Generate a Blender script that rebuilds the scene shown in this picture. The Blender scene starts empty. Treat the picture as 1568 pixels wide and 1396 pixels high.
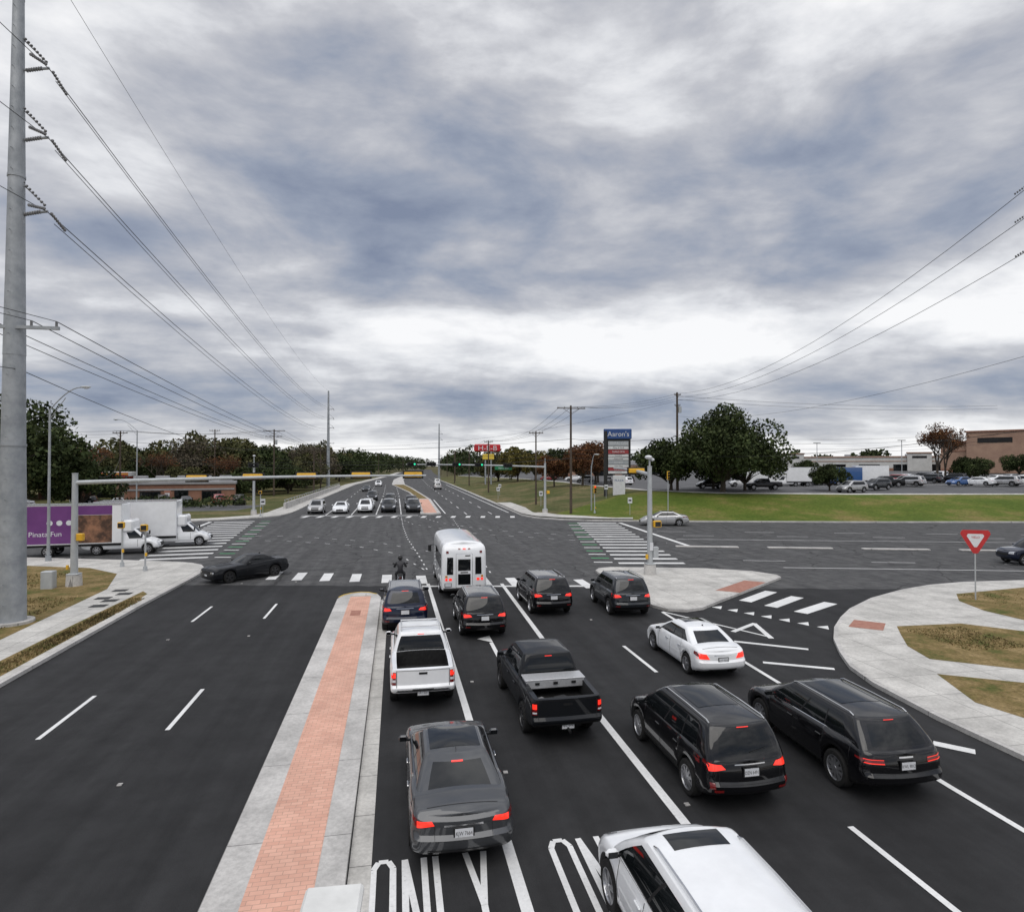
import bpy,bmesh,math,random,copy
import numpy as np
from mathutils import Vector,Matrix
from mathutils.bvhtree import BVHTree
random.seed(7); rng=np.random.default_rng(7)
sc=bpy.context.scene
rad=math.radians
def link(o): sc.collection.objects.link(o); return o
# ---------------------------------------------------------------- materials
def mat(name,c1,c2=None,scale=5.0,rough=.7,metal=0.0,coat=0.0,emit=None,es=0,spec=.5,lo=.35,hi=.65):
    m=bpy.data.materials.new(name); m.use_nodes=True
    nt=m.node_tree; b=nt.nodes['Principled BSDF']
    b.inputs['Base Color'].default_value=(*c1,1); b.inputs['Roughness'].default_value=rough
    b.inputs['Metallic'].default_value=metal; b.inputs['Coat Weight'].default_value=coat
    b.inputs['Coat Roughness'].default_value=.03
    b.inputs['Specular IOR Level'].default_value=spec
    if emit:
        b.inputs['Emission Color'].default_value=(*emit,1); b.inputs['Emission Strength'].default_value=es
        m.cycles.emission_sampling='NONE'
    tc=nt.nodes.new('ShaderNodeTexCoord')
    if c2:
        n=nt.nodes.new('ShaderNodeTexNoise'); n.inputs['Scale'].default_value=scale; n.inputs['Detail'].default_value=5
        n.inputs['Roughness'].default_value=.65
        r=nt.nodes.new('ShaderNodeValToRGB'); r.color_ramp.elements[0].position=lo; r.color_ramp.elements[1].position=hi
        r.color_ramp.elements[0].color=(*c1,1); r.color_ramp.elements[1].color=(*c2,1)
        nt.links.new(tc.outputs['Object'],n.inputs['Vector']); nt.links.new(n.outputs['Fac'],r.inputs['Fac'])
        nt.links.new(r.outputs['Color'],b.inputs['Base Color'])
    return m
class NT:
    def __init__(s,nt): s.nt=nt
    def n(s,t,**k):
        x=s.nt.nodes.new(t)
        for a,v in k.items(): setattr(x,a,v)
        return x
    def l(s,a,b): s.nt.links.new(a,b)
    def math(s,op,a,b=None,c=None,clamp=False):
        x=s.n('ShaderNodeMath',operation=op); x.use_clamp=clamp
        for i,v in enumerate((a,b,c)):
            if v is None: continue
            if hasattr(v,'links'): s.l(v,x.inputs[i])
            else: x.inputs[i].default_value=v
        return x.outputs[0]
    def noise(s,vec,scale,detail=5,rough=.6,dist=0):
        x=s.n('ShaderNodeTexNoise'); x.inputs['Scale'].default_value=scale; x.inputs['Detail'].default_value=detail
        x.inputs['Roughness'].default_value=rough; x.inputs['Distortion'].default_value=dist
        s.l(vec,x.inputs['Vector']); return x.outputs['Fac']
    def ramp(s,f,els):
        x=s.n('ShaderNodeValToRGB'); cr=x.color_ramp
        while len(cr.elements)<len(els): cr.elements.new(.5)
        for e,(p,c) in zip(cr.elements,els):
            e.position=p; e.color=(*c,1) if len(c)==3 else c
        s.l(f,x.inputs['Fac']); return x.outputs['Color']
    def mix(s,f,a,b,mode='MIX'):
        x=s.n('ShaderNodeMix',data_type='RGBA',blend_type=mode)
        for i,v in ((0,f),(6,a),(7,b)):
            if hasattr(v,'links'): s.l(v,x.inputs[i])
            elif i==0: x.inputs[i].default_value=v
            else: x.inputs[i].default_value=(*v,1)
        return x.outputs[2]
g=lambda v:(v,v,v)
def asphalt():
    m=bpy.data.materials.new('asphalt'); m.use_nodes=True; N=NT(m.node_tree); b=m.node_tree.nodes['Principled BSDF']
    pos=N.n('ShaderNodeNewGeometry').outputs['Position']
    sp=N.n('ShaderNodeSeparateXYZ'); N.l(pos,sp.inputs[0])
    s=N.math('ADD',sp.outputs['Y'],N.math('MULTIPLY',sp.outputs['X'],.22))
    wob=N.math('MULTIPLY',N.noise(pos,.4,2),1.2)
    old=N.math('GREATER_THAN',N.math('ADD',s,wob),37.2)
    big=N.noise(pos,.12,5,.65); mid=N.noise(pos,1.1,6,.7); fine=N.noise(pos,60,3,.7)
    newc=N.ramp(big,[(.3,(.019,.019,.020)),(.7,(.031,.031,.032))])
    oldc=N.ramp(mid,[(.3,(.058,.058,.060)),(.7,(.088,.087,.086))])
    c=N.mix(old,newc,oldc)
    mp=N.n('ShaderNodeMapping'); N.l(pos,mp.inputs[0]); mp.inputs['Scale'].default_value=(1.6,.05,1)
    st=N.noise(mp.outputs[0],1.0,4,.6)
    c=N.mix(1.0,c,N.ramp(st,[(.3,g(.80)),(.7,g(1.25))]),'MULTIPLY')
    c=N.mix(1.0,c,N.ramp(fine,[(.3,g(.68)),(.7,g(1.35))]),'MULTIPLY')
    c=N.mix(1.0,c,N.ramp(mid,[(.38,g(.86)),(.6,g(1.12))]),'MULTIPLY')
    vo=N.n('ShaderNodeTexVoronoi',feature='DISTANCE_TO_EDGE'); vo.inputs['Scale'].default_value=.16
    wp=N.n('ShaderNodeVectorMath',operation='ADD'); nz=N.n('ShaderNodeTexNoise'); nz.inputs['Scale'].default_value=.5; N.l(pos,nz.inputs['Vector']); N.l(pos,wp.inputs[0]); N.l(nz.outputs['Color'],wp.inputs[1]); N.l(wp.outputs[0],vo.inputs['Vector'])
    crk=N.math('MULTIPLY',N.math('LESS_THAN',vo.outputs['Distance'],.008),old)
    c=N.mix(N.math('MULTIPLY',crk,.6),c,(.02,.02,.02))
    N.l(c,b.inputs['Base Color']); b.inputs['Roughness'].default_value=.82; b.inputs['Specular IOR Level'].default_value=.25
    bp=N.n('ShaderNodeBump'); bp.inputs['Strength'].default_value=.35; bp.inputs['Distance'].default_value=.01
    N.l(fine,bp.inputs['Height']); N.l(bp.outputs[0],b.inputs['Normal']); return m
def concrete(name='concrete',base=.42,joint=1.6,tint=(1,.97,.91)):
    m=bpy.data.materials.new(name); m.use_nodes=True; N=NT(m.node_tree); b=m.node_tree.nodes['Principled BSDF']
    pos=N.n('ShaderNodeNewGeometry').outputs['Position']
    br=N.n('ShaderNodeTexBrick'); N.l(pos,br.inputs['Vector']); br.offset=0
    br.inputs['Scale'].default_value=1; br.inputs['Brick Width'].default_value=joint; br.inputs['Row Height'].default_value=joint
    br.inputs['Mortar Size'].default_value=.014; br.inputs['Mortar Smooth'].default_value=.3
    t=lambda k:tuple(base*k*x for x in tint)
    br.inputs['Color1'].default_value=(*t(1),1); br.inputs['Color2'].default_value=(*t(.9),1); br.inputs['Mortar'].default_value=(*t(.42),1)
    c=N.mix(1.0,br.outputs['Color'],N.ramp(N.noise(pos,.7,7,.7),[(.3,g(.68)),(.62,g(1.08))]),'MULTIPLY')
    c=N.mix(1.0,c,N.ramp(N.noise(pos,12,5,.7),[(.3,g(.80)),(.6,g(1.06))]),'MULTIPLY')
    N.l(c,b.inputs['Base Color']); b.inputs['Roughness'].default_value=.9; return m
def brickpave():
    m=bpy.data.materials.new('brick_paving'); m.use_nodes=True; N=NT(m.node_tree); b=m.node_tree.nodes['Principled BSDF']
    pos=N.n('ShaderNodeNewGeometry').outputs['Position']
    br=N.n('ShaderNodeTexBrick'); N.l(pos,br.inputs['Vector'])
    br.inputs['Scale'].default_value=1; br.inputs['Brick Width'].default_value=.22; br.inputs['Row Height'].default_value=.11
    br.inputs['Mortar Size'].default_value=.006
    br.inputs['Color1'].default_value=(.70,.41,.31,1); br.inputs['Color2'].default_value=(.61,.335,.25,1); br.inputs['Mortar'].default_value=(.44,.27,.21,1)
    c=N.mix(1.0,br.outputs['Color'],N.ramp(N.noise(pos,.8,6,.7),[(.3,g(.84)),(.65,g(1.1))]),'MULTIPLY')
    N.l(c,b.inputs['Base Color']); b.inputs['Roughness'].default_value=.9; return m
def grassm(name,a,b_,c_,sc1=.35,sc2=6):
    m=bpy.data.materials.new(name); m.use_nodes=True; N=NT(m.node_tree); b=m.node_tree.nodes['Principled BSDF']
    pos=N.n('ShaderNodeNewGeometry').outputs['Position']
    c=N.ramp(N.noise(pos,sc1,7,.75),[(.34,a),(.5,b_),(.64,c_)])
    c=N.mix(1.0,c,N.ramp(N.noise(pos,sc2,6,.85),[(.3,g(.45)),(.7,g(1.5))]),'MULTIPLY')
    N.l(c,b.inputs['Base Color']); b.inputs['Roughness'].default_value=.95; b.inputs['Specular IOR Level'].default_value=.1; return m
def paintline():
    m=bpy.data.materials.new('road_paint'); m.use_nodes=True; N=NT(m.node_tree); b=m.node_tree.nodes['Principled BSDF']
    pos=N.n('ShaderNodeNewGeometry').outputs['Position']
    c=N.ramp(N.noise(pos,14,6,.8),[(.30,(.12,.12,.12)),(.38,(.70,.70,.69)),(.7,(.84,.84,.83))])
    c=N.mix(1.0,c,N.ramp(N.noise(pos,.6,4,.6),[(.3,g(.8)),(.6,g(1.0))]),'MULTIPLY')
    N.l(c,b.inputs['Base Color']); b.inputs['Roughness'].default_value=.7; return m
M={}
M['asphalt']=asphalt(); M['conc']=concrete('concrete',.58); M['kerb']=concrete('kerb_concrete',.56,3.0,(1,.97,.93)); M['brick']=brickpave()
M['lot']=mat('parking_asphalt',(.075,.075,.08),(.11,.11,.112),.3,.9)
M['grass']=grassm('grass_green',(.065,.105,.016),(.105,.135,.025),(.20,.165,.06),.10,3)
M['grass2']=grassm('grass_dull',(.055,.075,.022),(.10,.10,.04),(.19,.15,.08),.12,2)
M['dry']=grassm('dry_grass',(.085,.10,.028),(.19,.14,.06),(.30,.22,.11),.7,8)
M['earth']=grassm('ground_earth',(.06,.065,.025),(.10,.09,.045),(.15,.13,.08),.05,1)
M['white']=paintline()
M['green']=mat('green_marking',(.05,.30,.11),(.08,.36,.15),4,.8)
M['redramp']=mat('ramp_red',(.32,.14,.10),(.40,.20,.15),5,.9)
M['gal']=mat('galvanized_steel',(.27,.29,.31),(.40,.42,.44),1.5,.55,.3)
M['gal2']=mat('galvanized_light',(.42,.44,.45),(.5,.52,.53),2,.5,.3)
M['wood']=mat('pole_wood',(.055,.04,.03),(.10,.075,.055),3,.9)
M['wire']=mat('wire_black',(.02,.02,.02),None,rough=.6)
M['insul']=mat('insulator',(.12,.12,.13),(.2,.2,.2),6,.4)
M['yel']=mat('signal_yellow',(.70,.38,.02),(.78,.45,.03),3,.45)
M['blk']=mat('flat_black',(.012,.012,.012),(.02,.02,.02),5,.6)
M['lgreen']=mat('green_light',(.0,.3,.15),emit=(.05,1,.5),es=1.0)
M['lred']=mat('red_light',(.5,.0,.0),emit=(1,.04,.02),es=1.6)
M['glass']=mat('car_glass',(.005,.006,.007),(.008,.010,.011),2,.03,spec=.5)
M['trim']=mat('black_trim',(.010,.010,.011),(.016,.016,.016),8,.5,spec=.3)
M['tyre']=mat('tyre_rubber',(.012,.012,.012),(.02,.019,.018),10,.85,spec=.3)
M['rim']=mat('alloy_rim',(.42,.43,.45),(.5,.5,.52),4,.28,.85)
M['rimd']=mat('dark_rim',(.06,.06,.065),(.09,.09,.09),4,.35,.7)
M['tail']=mat('brake_light_lit',(.5,.01,.01),emit=(1,.04,.02),es=1.1,coat=.6,rough=.2)
M['taild']=mat('tail_lens',(.13,.004,.004),(.18,.008,.008),8,.15,coat=.8)
M['plate']=mat('license_plate',(.62,.64,.66),(.7,.7,.72),6,.5)
M['chrome']=mat('chrome',(.6,.6,.62),(.7,.7,.7),4,.15,1.0)
M['lens']=mat('headlight_lens',(.5,.52,.54),(.7,.7,.72),8,.12,.3,coat=.8)
M['amber']=mat('amber_lens',(.6,.22,.02),(.7,.28,.03),8,.2,coat=.5)
M['liner']=mat('bed_liner',(.014,.014,.014),(.025,.025,.025),12,.8,spec=.2)
M['alu']=mat('aluminium',(.5,.51,.52),(.6,.6,.61),20,.4,.5)
M['bark']=mat('bark',(.05,.04,.03),(.10,.08,.06),4,.95)
def paint(name,c,metal=0.0,rough=.4,coat=1.0,v=.06):
    c2=tuple(min(1,x*(1+v*2)+v*.01) for x in c)
    return mat(name,c,c2,1.3,rough,metal,coat,spec=.12 if max(c)<.1 else .5)
P_white=paint('paint_white',(.78,.79,.80)); P_black=paint('paint_black',(.003,.003,.004),v=.015); P_gray=paint('paint_gray',(.06,.063,.068),.5)
P_mblk=paint('paint_matte_black',(.007,.008,.010),0,.5,.5,v=.02); P_blue=paint('paint_dark_blue',(.006,.011,.03),.2,v=.02); P_silver=paint('paint_silver',(.42,.42,.42),.6)
P_dgr=paint('paint_dark_gray',(.016,.019,.023),.3,v=.03); P_red=paint('paint_red',(.3,.02,.02)); P_bl2=paint('paint_blue',(.03,.10,.28),.2); P_tan=paint('paint_tan',(.35,.3,.24),.4)
P_purple=mat('purple_wrap',(.12,.03,.16),(.16,.045,.20),.6,.4,coat=.3)
P_brown=mat('brown_graphic',(.06,.03,.02),(.33,.16,.09),1.1,.4,coat=.3,lo=.4,hi=.6)
# ---------------------------------------------------------------- mesh builder
class MB:
    def __init__(s,mats): s.v=[];s.f=[];s.m=[];s.mats=mats
    def face(s,pts,m=0):
        i=len(s.v); s.v+= [tuple(p) for p in pts]; s.f.append(tuple(range(i,i+len(pts)))); s.m.append(m)
    def grid(s,rows,mf):
        i0=len(s.v); nc=len(rows[0])
        for r in rows: s.v+=[tuple(p) for p in r]
        for a in range(len(rows)-1):
            for b in range(nc-1):
                q=(i0+a*nc+b,i0+a*nc+b+1,i0+(a+1)*nc+b+1,i0+(a+1)*nc+b)
                s.f.append(q); s.m.append(mf(a,b) if callable(mf) else mf)
    def box(s,c,sz,m=0,rot=0,bev=0):
        x,y,z=[d/2 for d in sz]; R=Matrix.Rotation(rot,3,'Z')
        if bev:
            e=min(bev,x*.9,y*.9,z*.9); pts=[]
            for sx in(-1,1):
                for sy in(-1,1):
                    for sz_ in(-1,1):
                        pts+=[(sx*(x-e),sy*(y-e),sz_*z),(sx*(x-e),sy*y,sz_*(z-e)),(sx*x,sy*(y-e),sz_*(z-e))]
            bm=bmesh.new(); vs=[bm.verts.new(p) for p in pts]; bmesh.ops.convex_hull(bm,input=vs)
            i=len(s.v); vl=list(bm.verts)
            for k,v in enumerate(vl): v.index=k
            s.v+=[tuple(R@v.co+Vector(c)) for v in vl]
            for f in bm.faces: s.f.append(tuple(i+v.index for v in f.verts)); s.m.append(m)
            bm.free(); return
        i=len(s.v)
        for a in(-x,x):
            for b in(-y,y):
                for d in(-z,z): s.v.append(tuple(R@Vector((a,b,d))+Vector(c)))
        for q in((0,1,3,2),(4,6,7,5),(0,4,5,1),(2,3,7,6),(0,2,6,4),(1,5,7,3)): s.f.append(tuple(i+k for k in q)); s.m.append(m)
    def cyl(s,p0,p1,r0,r1=None,seg=10,m=0,caps=True):
        p0=Vector(p0);p1=Vector(p1); r1=r0 if r1 is None else r1
        d=(p1-p0)
        if d.length<1e-6: return
        d.normalize(); u=d.orthogonal().normalized(); w=d.cross(u); i=len(s.v)
        for p,r in((p0,r0),(p1,r1)):
            for k in range(seg):
                a=2*math.pi*k/seg; s.v.append(tuple(p+u*(r*math.cos(a))+w*(r*math.sin(a))))
        for k in range(seg):
            k2=(k+1)%seg; s.f.append((i+k,i+k2,i+seg+k2,i+seg+k)); s.m.append(m)
        if caps:
            s.f.append(tuple(i+k for k in range(seg))[::-1]); s.m.append(m)
            s.f.append(tuple(i+seg+k for k in range(seg))); s.m.append(m)
    def tube(s,pts,r,seg=6,m=0):
        for a,b in zip(pts,pts[1:]): s.cyl(a,b,r,None,seg,m)
    def prism(s,poly,z0,z1,mt=0,ms=None):
        ms=mt if ms is None else ms
        s.face([(x,y,z1) for x,y in poly],mt); n=len(poly)
        for k in range(n):
            a=poly[k];b=poly[(k+1)%n]; s.face([(a[0],a[1],z0),(b[0],b[1],z0),(b[0],b[1],z1),(a[0],a[1],z1)],ms)
    def sheet(s,poly,z,m=0): s.face([(x,y,z) for x,y in poly],m)
    def ell(s,c,r,m=0,n=10,k=7):
        rows=[]
        for a in range(k+1):
            t=math.pi*a/k-math.pi/2
            rows.append([(c[0]+r[0]*math.cos(t)*math.cos(2*math.pi*b/n),c[1]+r[1]*math.cos(t)*math.sin(2*math.pi*b/n),c[2]+r[2]*math.sin(t)) for b in range(n+1)])
        s.grid(rows,m)
    def text(s,body,size,M4,m=0,align='CENTER',sx=1):
        cu=bpy.data.curves.new('t','FONT'); cu.body=body; cu.size=size; cu.align_x=align; cu.resolution_u=3
        ob=bpy.data.objects.new('t',cu); link(ob); dg=bpy.context.evaluated_depsgraph_get(); dg.update()
        me=bpy.data.meshes.new_from_object(ob.evaluated_get(dg)); i=len(s.v)
        for v in me.vertices: s.v.append(tuple(M4@Vector((v.co.x*sx,v.co.y,v.co.z))))
        for p in me.polygons: s.f.append(tuple(i+k for k in p.vertices)); s.m.append(m)
        bpy.data.objects.remove(ob); bpy.data.meshes.remove(me); bpy.data.curves.remove(cu)
    def mesh(s,name,weld=False,angle=35):
        me=bpy.data.meshes.new(name); me.from_pydata(s.v,[],s.f)
        for mm in s.mats: me.materials.append(mm)
        me.polygons.foreach_set('material_index',s.m)
        bm=bmesh.new(); bm.from_mesh(me)
        if weld: bmesh.ops.remove_doubles(bm,verts=bm.verts,dist=.0006)
        bmesh.ops.recalc_face_normals(bm,faces=bm.faces)
        bm.to_mesh(me); bm.free()
        if angle:
            me.polygons.foreach_set('use_smooth',[True]*len(me.polygons)); me.set_sharp_from_angle(angle=rad(angle))
        me.update(); return me
    def obj(s,name,loc=(0,0,0),rot=0,weld=False,angle=35,scale=1):
        o=bpy.data.objects.new(name,s.mesh(name,weld,angle)); o.location=loc; o.rotation_euler=(0,0,rot); o.scale=(scale,)*3
        return link(o)
def offset(poly,d):
    n=len(poly); A=sum(poly[i][0]*poly[(i+1)%n][1]-poly[(i+1)%n][0]*poly[i][1] for i in range(n)); sg=1 if A>0 else -1
    out=[]
    for i in range(n):
        p0=Vector(poly[i-1]);p1=Vector(poly[i]);p2=Vector(poly[(i+1)%n])
        e1=(p1-p0).normalized();e2=(p2-p1).normalized()
        n1=Vector((-e1.y,e1.x))*sg;n2=Vector((-e2.y,e2.x))*sg
        b=(n1+n2); b=b/max(.3,b.dot(n1)) if b.length>1e-6 else n1
        out.append(tuple(p1+b*d))
    return out
def interp(pts,x):
    if x<=pts[0][0]: return pts[0][1]
    for (a,b),(c,d) in zip(pts,pts[1:]):
        if x<=c: return b+(d-b)*(x-a)/(c-a)
    return pts[-1][1]
def sstep(a,b,x):
    t=max(0,min(1,(x-a)/(b-a))); return t*t*(3-2*t)
# ---------------------------------------------------------------- vehicles
VM=[P_black,M['glass'],M['trim'],M['tyre'],M['rim'],M['tail'],M['taild'],M['plate'],M['chrome'],M['lens'],M['amber'],M['liner'],M['rimd'],M['alu']]
def body_loft(mb,S):
    L,W=S['L'],S['W'];hw=W/2;yF=L/2
    Rf=S.get('Rf',.38);Rr=S.get('Rr',.22);bf=S.get('bf',.16);br=S.get('br',.08)
    sill=S.get('sill',.24);R=S['R'];Ra=R*1.14
    ax=S['ax']; bed=S.get('bed')
    pts=[]
    for i in range(6):
        x=(hw-Rf)*i/6; pts.append((x,yF-bf*(x/hw)**2))
    yA=yF-bf*((hw-Rf)/hw)**2
    for j in range(8):
        a=j/7*math.pi/2; pts.append((hw-Rf+Rf*math.sin(a),yA-Rf*1.25*(1-math.cos(a))))
    ys0=yA-Rf*1.25
    yB=-yF+br*((hw-Rr)/hw)**2; ys1=yB+Rr*1.1
    st=set(); y=ys0-.15
    while y>ys1+.08: st.add(round(y,4)); y-=.2
    for a in ax:
        st={s for s in st if abs(s-a)>Ra+.03}
        for c in(0,.25,.48,.68,.83,.93,.985,1.0):
            st.add(round(a+Ra*c,4)); st.add(round(a-Ra*c,4))
        st.add(round(a+Ra+.004,4)); st.add(round(a-Ra-.004,4))
    if bed:
        for b_ in bed[:2]:
            st={s for s in st if abs(s-b_)>.02 or any(abs(abs(s-a)-Ra)<.006 for a in ax)}
            st.add(b_); st.add(round(b_+(.006 if b_==bed[0] else -.006),4))
    for s in sorted(st,reverse=True):
        if ys1+.01<s<ys0-.01: pts.append((hw,s))
    for j in range(8):
        a=math.pi/2*(1-j/7); pts.append((hw-Rr+Rr*math.sin(a),yB+Rr*1.1*(1-math.cos(a))))
    for i in range(5,-1,-1):
        x=(hw-Rr)*i/6; pts.append((x,-yF+br*(x/hw)**2))
    n=len(pts)
    T=[0,.07,.15,.25,.35,.46,.57,.67,.76,.84,.91,.96,1.0]
    wt=S.get('wt',[(0,.93),(.12,.985),(.45,1.0),(.62,.995),(.70,.975),(.76,.972),(.9,.945),(.96,.92),(1,.885)])
    ff=S.get('ff',[(0,.14),(.15,.02),(.4,0),(.6,.02),(.8,.10),(.93,.22),(1,.36)])
    rf=S.get('rf',[(0,.14),(.12,.03),(.3,0),(.46,.0),(.50,.06),(.7,.07),(.9,.08),(1,.15)])
    top=S['top']
    def P(k,t):
        x,y=pts[k]; zb=sill
        if y<-yF+.7: zb=max(zb,sill+S.get('rup',.08)*sstep(yF-.7,yF,-y))
        for a in ax:
            if abs(y-a)<=Ra+1e-4 and x>hw*.7: zb=max(zb,R+math.sqrt(max(0,Ra*Ra-(y-a)**2)))
        zt=interp(top,y)
        taper=1-.035*abs(y/yF)**4
        yy=y-interp(ff,t)*sstep(yF-.85,yF-.05,y)+interp(rf,t)*sstep(yF-.7,yF-.05,-y)
        return Vector((x*interp(wt,t)*taper,yy,zb+(zt-zb)*t))
    rows=[]
    for t in T:
        h=[P(k,t) for k in range(n)]
        rows.append([Vector((-p.x,p.y,p.z)) for p in h[::-1]]+h[1:])
    clad=S.get('clad',0)
    mb.grid(rows,lambda a,b:2 if T[a+1]<=clad+1e-6 else 0)
    ss=[0,.25,.5,.7,.84,.86,.93,1.0]; s2=[-s for s in ss[::-1]]+ss[1:]
    crown=S.get('crown',.05); cap=[];isb=[]
    for k in range(n):
        p=P(k,1.0); r=[]
        inb=bool(bed) and bed[1]-1e-4<=pts[k][1]<=bed[0]+1e-4
        isb.append(inb)
        for s in s2:
            if inb and abs(s)<=.85: z=bed[2]
            else: z=p.z+(crown*(1-s*s) if not bed or pts[k][1]>bed[0] else 0)
            r.append(Vector((p.x*s,p.y,z)))
        cap.append(r)
    mb.grid(cap,lambda a,b: 11 if ((isb[a] or isb[a+1]) and abs((s2[b]+s2[b+1])/2)<.87) else 0)
    mb.box((0,0,sill+.16),(W*.7,L*.84,.26),2)
    for a in ax: mb.box((0,a,R+.04),(W*.74,Ra*2,Ra*.8),2)
def gh(mb,S):
    G=S['gh']
    f0,r0,f1,r1,w0,w1,z0,z1=[G[k] for k in('f0','r0','f1','r1','w0','w1','z0','z1')]
    c=G.get('c',.10);bow=G.get('bow',.16);rb=G.get('rbow',.08);crown=G.get('crown',.05)
    pil=G.get('pil',[(0,.035,0),(.46,.485,2),(.94,1,0)])
    us=sorted({0,1,*[p[0] for p in pil],*[p[1] for p in pil]}); u2=[]
    for a,b in zip(us,us[1:]):
        k=max(1,int((b-a)/.12)); u2+=[a+(b-a)*i/k for i in range(k)]
    u2.append(1); us=u2
    def umat(u):
        for a,b,m in pil:
            if a<=u<=b: return m
        return 1
    vlo=G.get('rlo',.1)
    V=[(0,0,0),(.1,0,0),(.22,0,0),(.40,0,0),(.64,0,0),(.88,0,0),(.97,0,0),(1.0,.015,.018),(1.0,.06,.036)]
    rows=[];labs=None
    for v,ins,dz in V:
        s=math.sin(math.pi*min(v,1))
        w=w0+(w1-w0)*v+.02*s-ins; f=f0+(f1-f0)*v+.05*s-ins; r=r0+(r1-r0)*v-.03*s+ins; z=z0+(z1-z0)*v+dz
        h=[];lb=[]
        for x in(0,.3,.6,.86,1):
            X=(w-c)*x; h.append((X,f-bow*(X/w)**2)); lb.append('F' if x<.86 else 'P')
        yA=f-bow*((w-c)/w)**2; yB=r+rb*((w-c)/w)**2
        for j in(1,2,3):
            a=j/3*math.pi/2; h.append((w-c+c*math.sin(a),yA-c*(1-math.cos(a)))); lb.append('P')
        sa=yA-c; sb=yB+c
        for i,u in enumerate(us[1:],1):
            h.append((w,sa+(sb-sa)*u)); lb[-1]='S%f'%((us[i-1]+u)/2); lb.append('P')
        for j in(1,2,3):
            a=math.pi/2*(1-j/3); h.append((w-c+c*math.sin(a),yB+c*(1-math.cos(a)))); lb.append('P')
        lb[-1]='Q'
        for x in(.86,.6,.3,0):
            X=(w-c)*x; h.append((X,r+rb*(X/w)**2)); lb.append('R')
        n=len(h); labs=lb[:n-1]
        rows.append([(-x,y,z) for x,y in h[::-1]]+[(x,y,z) for x,y in h[1:]])
    def lab(b):
        n=len(labs); k=b-n if b>=n else n-1-b
        return labs[k]
    def mf(a,b):
        v1=V[a+1][0]; l=lab(b)
        if a>=6 or v1<=.1: return G.get('roofm',0)
        if l[0]=='S': return umat(float(l[1:])) if v1<=.89 else 0
        if l=='F': return 1 if v1<=.98 else 0
        if l=='Q': return G.get('qm',1) if vlo<v1<=.89 else 0
        if l=='R': return 1 if vlo<v1<=.89 else 0
        return 0
    mb.grid(rows,mf)
    last=rows[-1]; n=(len(last)+1)//2; cap=[]
    for k in range(n):
        p=last[n-1+k]; fy=max(0,min(1,(last[n-1][1]-p[1])/.35)*min(1,(p[1]-last[-1][1])/.35))
        cap.append([(p[0]*s,p[1],p[2]+crown*(1-s*s)*fy) for s in(-1,-.8,-.5,-.2,.2,.5,.8,1)])
    mb.grid(cap,G.get('roofm',0))
def wheel(mb,x,y,R,w,rim=4,sp=5):
    sd=1 if x>0 else -1; seg=26; rr=R*.68
    prof=[(rr,w/2),(R*.80,w/2+.012),(R*.93,w/2+.004),(R*.99,w/2-.03),(R,0),(R*.99,-w/2+.03),(R*.8,-w/2)]
    mb.grid([[(x+sd*o,y+r*math.cos(2*math.pi*k/seg),R+r*math.sin(2*math.pi*k/seg)) for k in range(seg+1)] for r,o in prof],3)
    prof=[(rr,w/2),(rr*.93,w/2+.003),(rr*.88,w/2-.05),(.02,w/2-.06)]
    for i in range(3):
        mb.grid([[(x+sd*o,y+r*math.cos(2*math.pi*k/seg),R+r*math.sin(2*math.pi*k/seg)) for k in range(seg+1)] for r,o in prof[i:i+2]],rim if i<2 else 2)
    for k in range(sp):
        a=2*math.pi*k/sp+.3; ca,sa=math.cos(a),math.sin(a)
        def q(r,t,o): return (x+sd*(w/2+o),y+r*ca-t*sa,R+r*sa+t*ca)
        t0,t1=.035,.055 if sp<8 else .03
        o0,o1=-.005,-.012
        mb.face([q(.03,-t0,o0),q(rr*.92,-t1,o1),q(rr*.92,t1,o1),q(.03,t0,o0)],rim)
        mb.face([q(.03,-t0,o0),q(rr*.92,-t1,o1),q(rr*.92,-t1,-.05),q(.03,-t0,-.05)],rim)
        mb.face([q(.03,t0,o0),q(rr*.92,t1,o1),q(rr*.92,t1,-.05),q(.03,t0,-.05)],rim)
    mb.cyl((x+sd*(w/2-.06),y,R),(x+sd*(w/2+.002),y,R),.06,.05,12,rim)
def patch(mb,bvh,view,quad,m,nx=6,ny=3,off=.006,mirror=True):
    for sg in ((1,-1) if mirror else (1,)):
        rows=[]
        for j in range(ny+1):
            r=[]
            for i in range(nx+1):
                u=i/nx;v=j/ny
                a=(quad[0][0]*(1-u)+quad[1][0]*u)*(1-v)+(quad[3][0]*(1-u)+quad[2][0]*u)*v
                b=(quad[0][1]*(1-u)+quad[1][1]*u)*(1-v)+(quad[3][1]*(1-u)+quad[2][1]*u)*v
                if view=='rear': o,d=Vector((a*sg,-12,b)),Vector((0,1,0))
                elif view=='front': o,d=Vector((a*sg,12,b)),Vector((0,-1,0))
                elif view=='side': o,d=Vector((-5*sg,a,b)),Vector((sg,0,0))
                else: o,d=Vector((a*sg,b,10)),Vector((0,0,-1))
                h=bvh.ray_cast(o,d)
                r.append(None if h[0] is None else h[0]-d*off)
            rows.append(r)
        for j in range(ny):
            for i in range(nx):
                q=[rows[j][i],rows[j][i+1],rows[j+1][i+1],rows[j+1][i]]
                if all(p is not None for p in q):
                    if max((q[a]-q[b]).length for a,b in((0,1),(1,2),(2,3),(3,0)))<.6: mb.face(q,m)
def rq(x0,x1,z0,z1): return [(x0,z0),(x1,z0),(x1,z1),(x0,z1)]
CACHE={}
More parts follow.
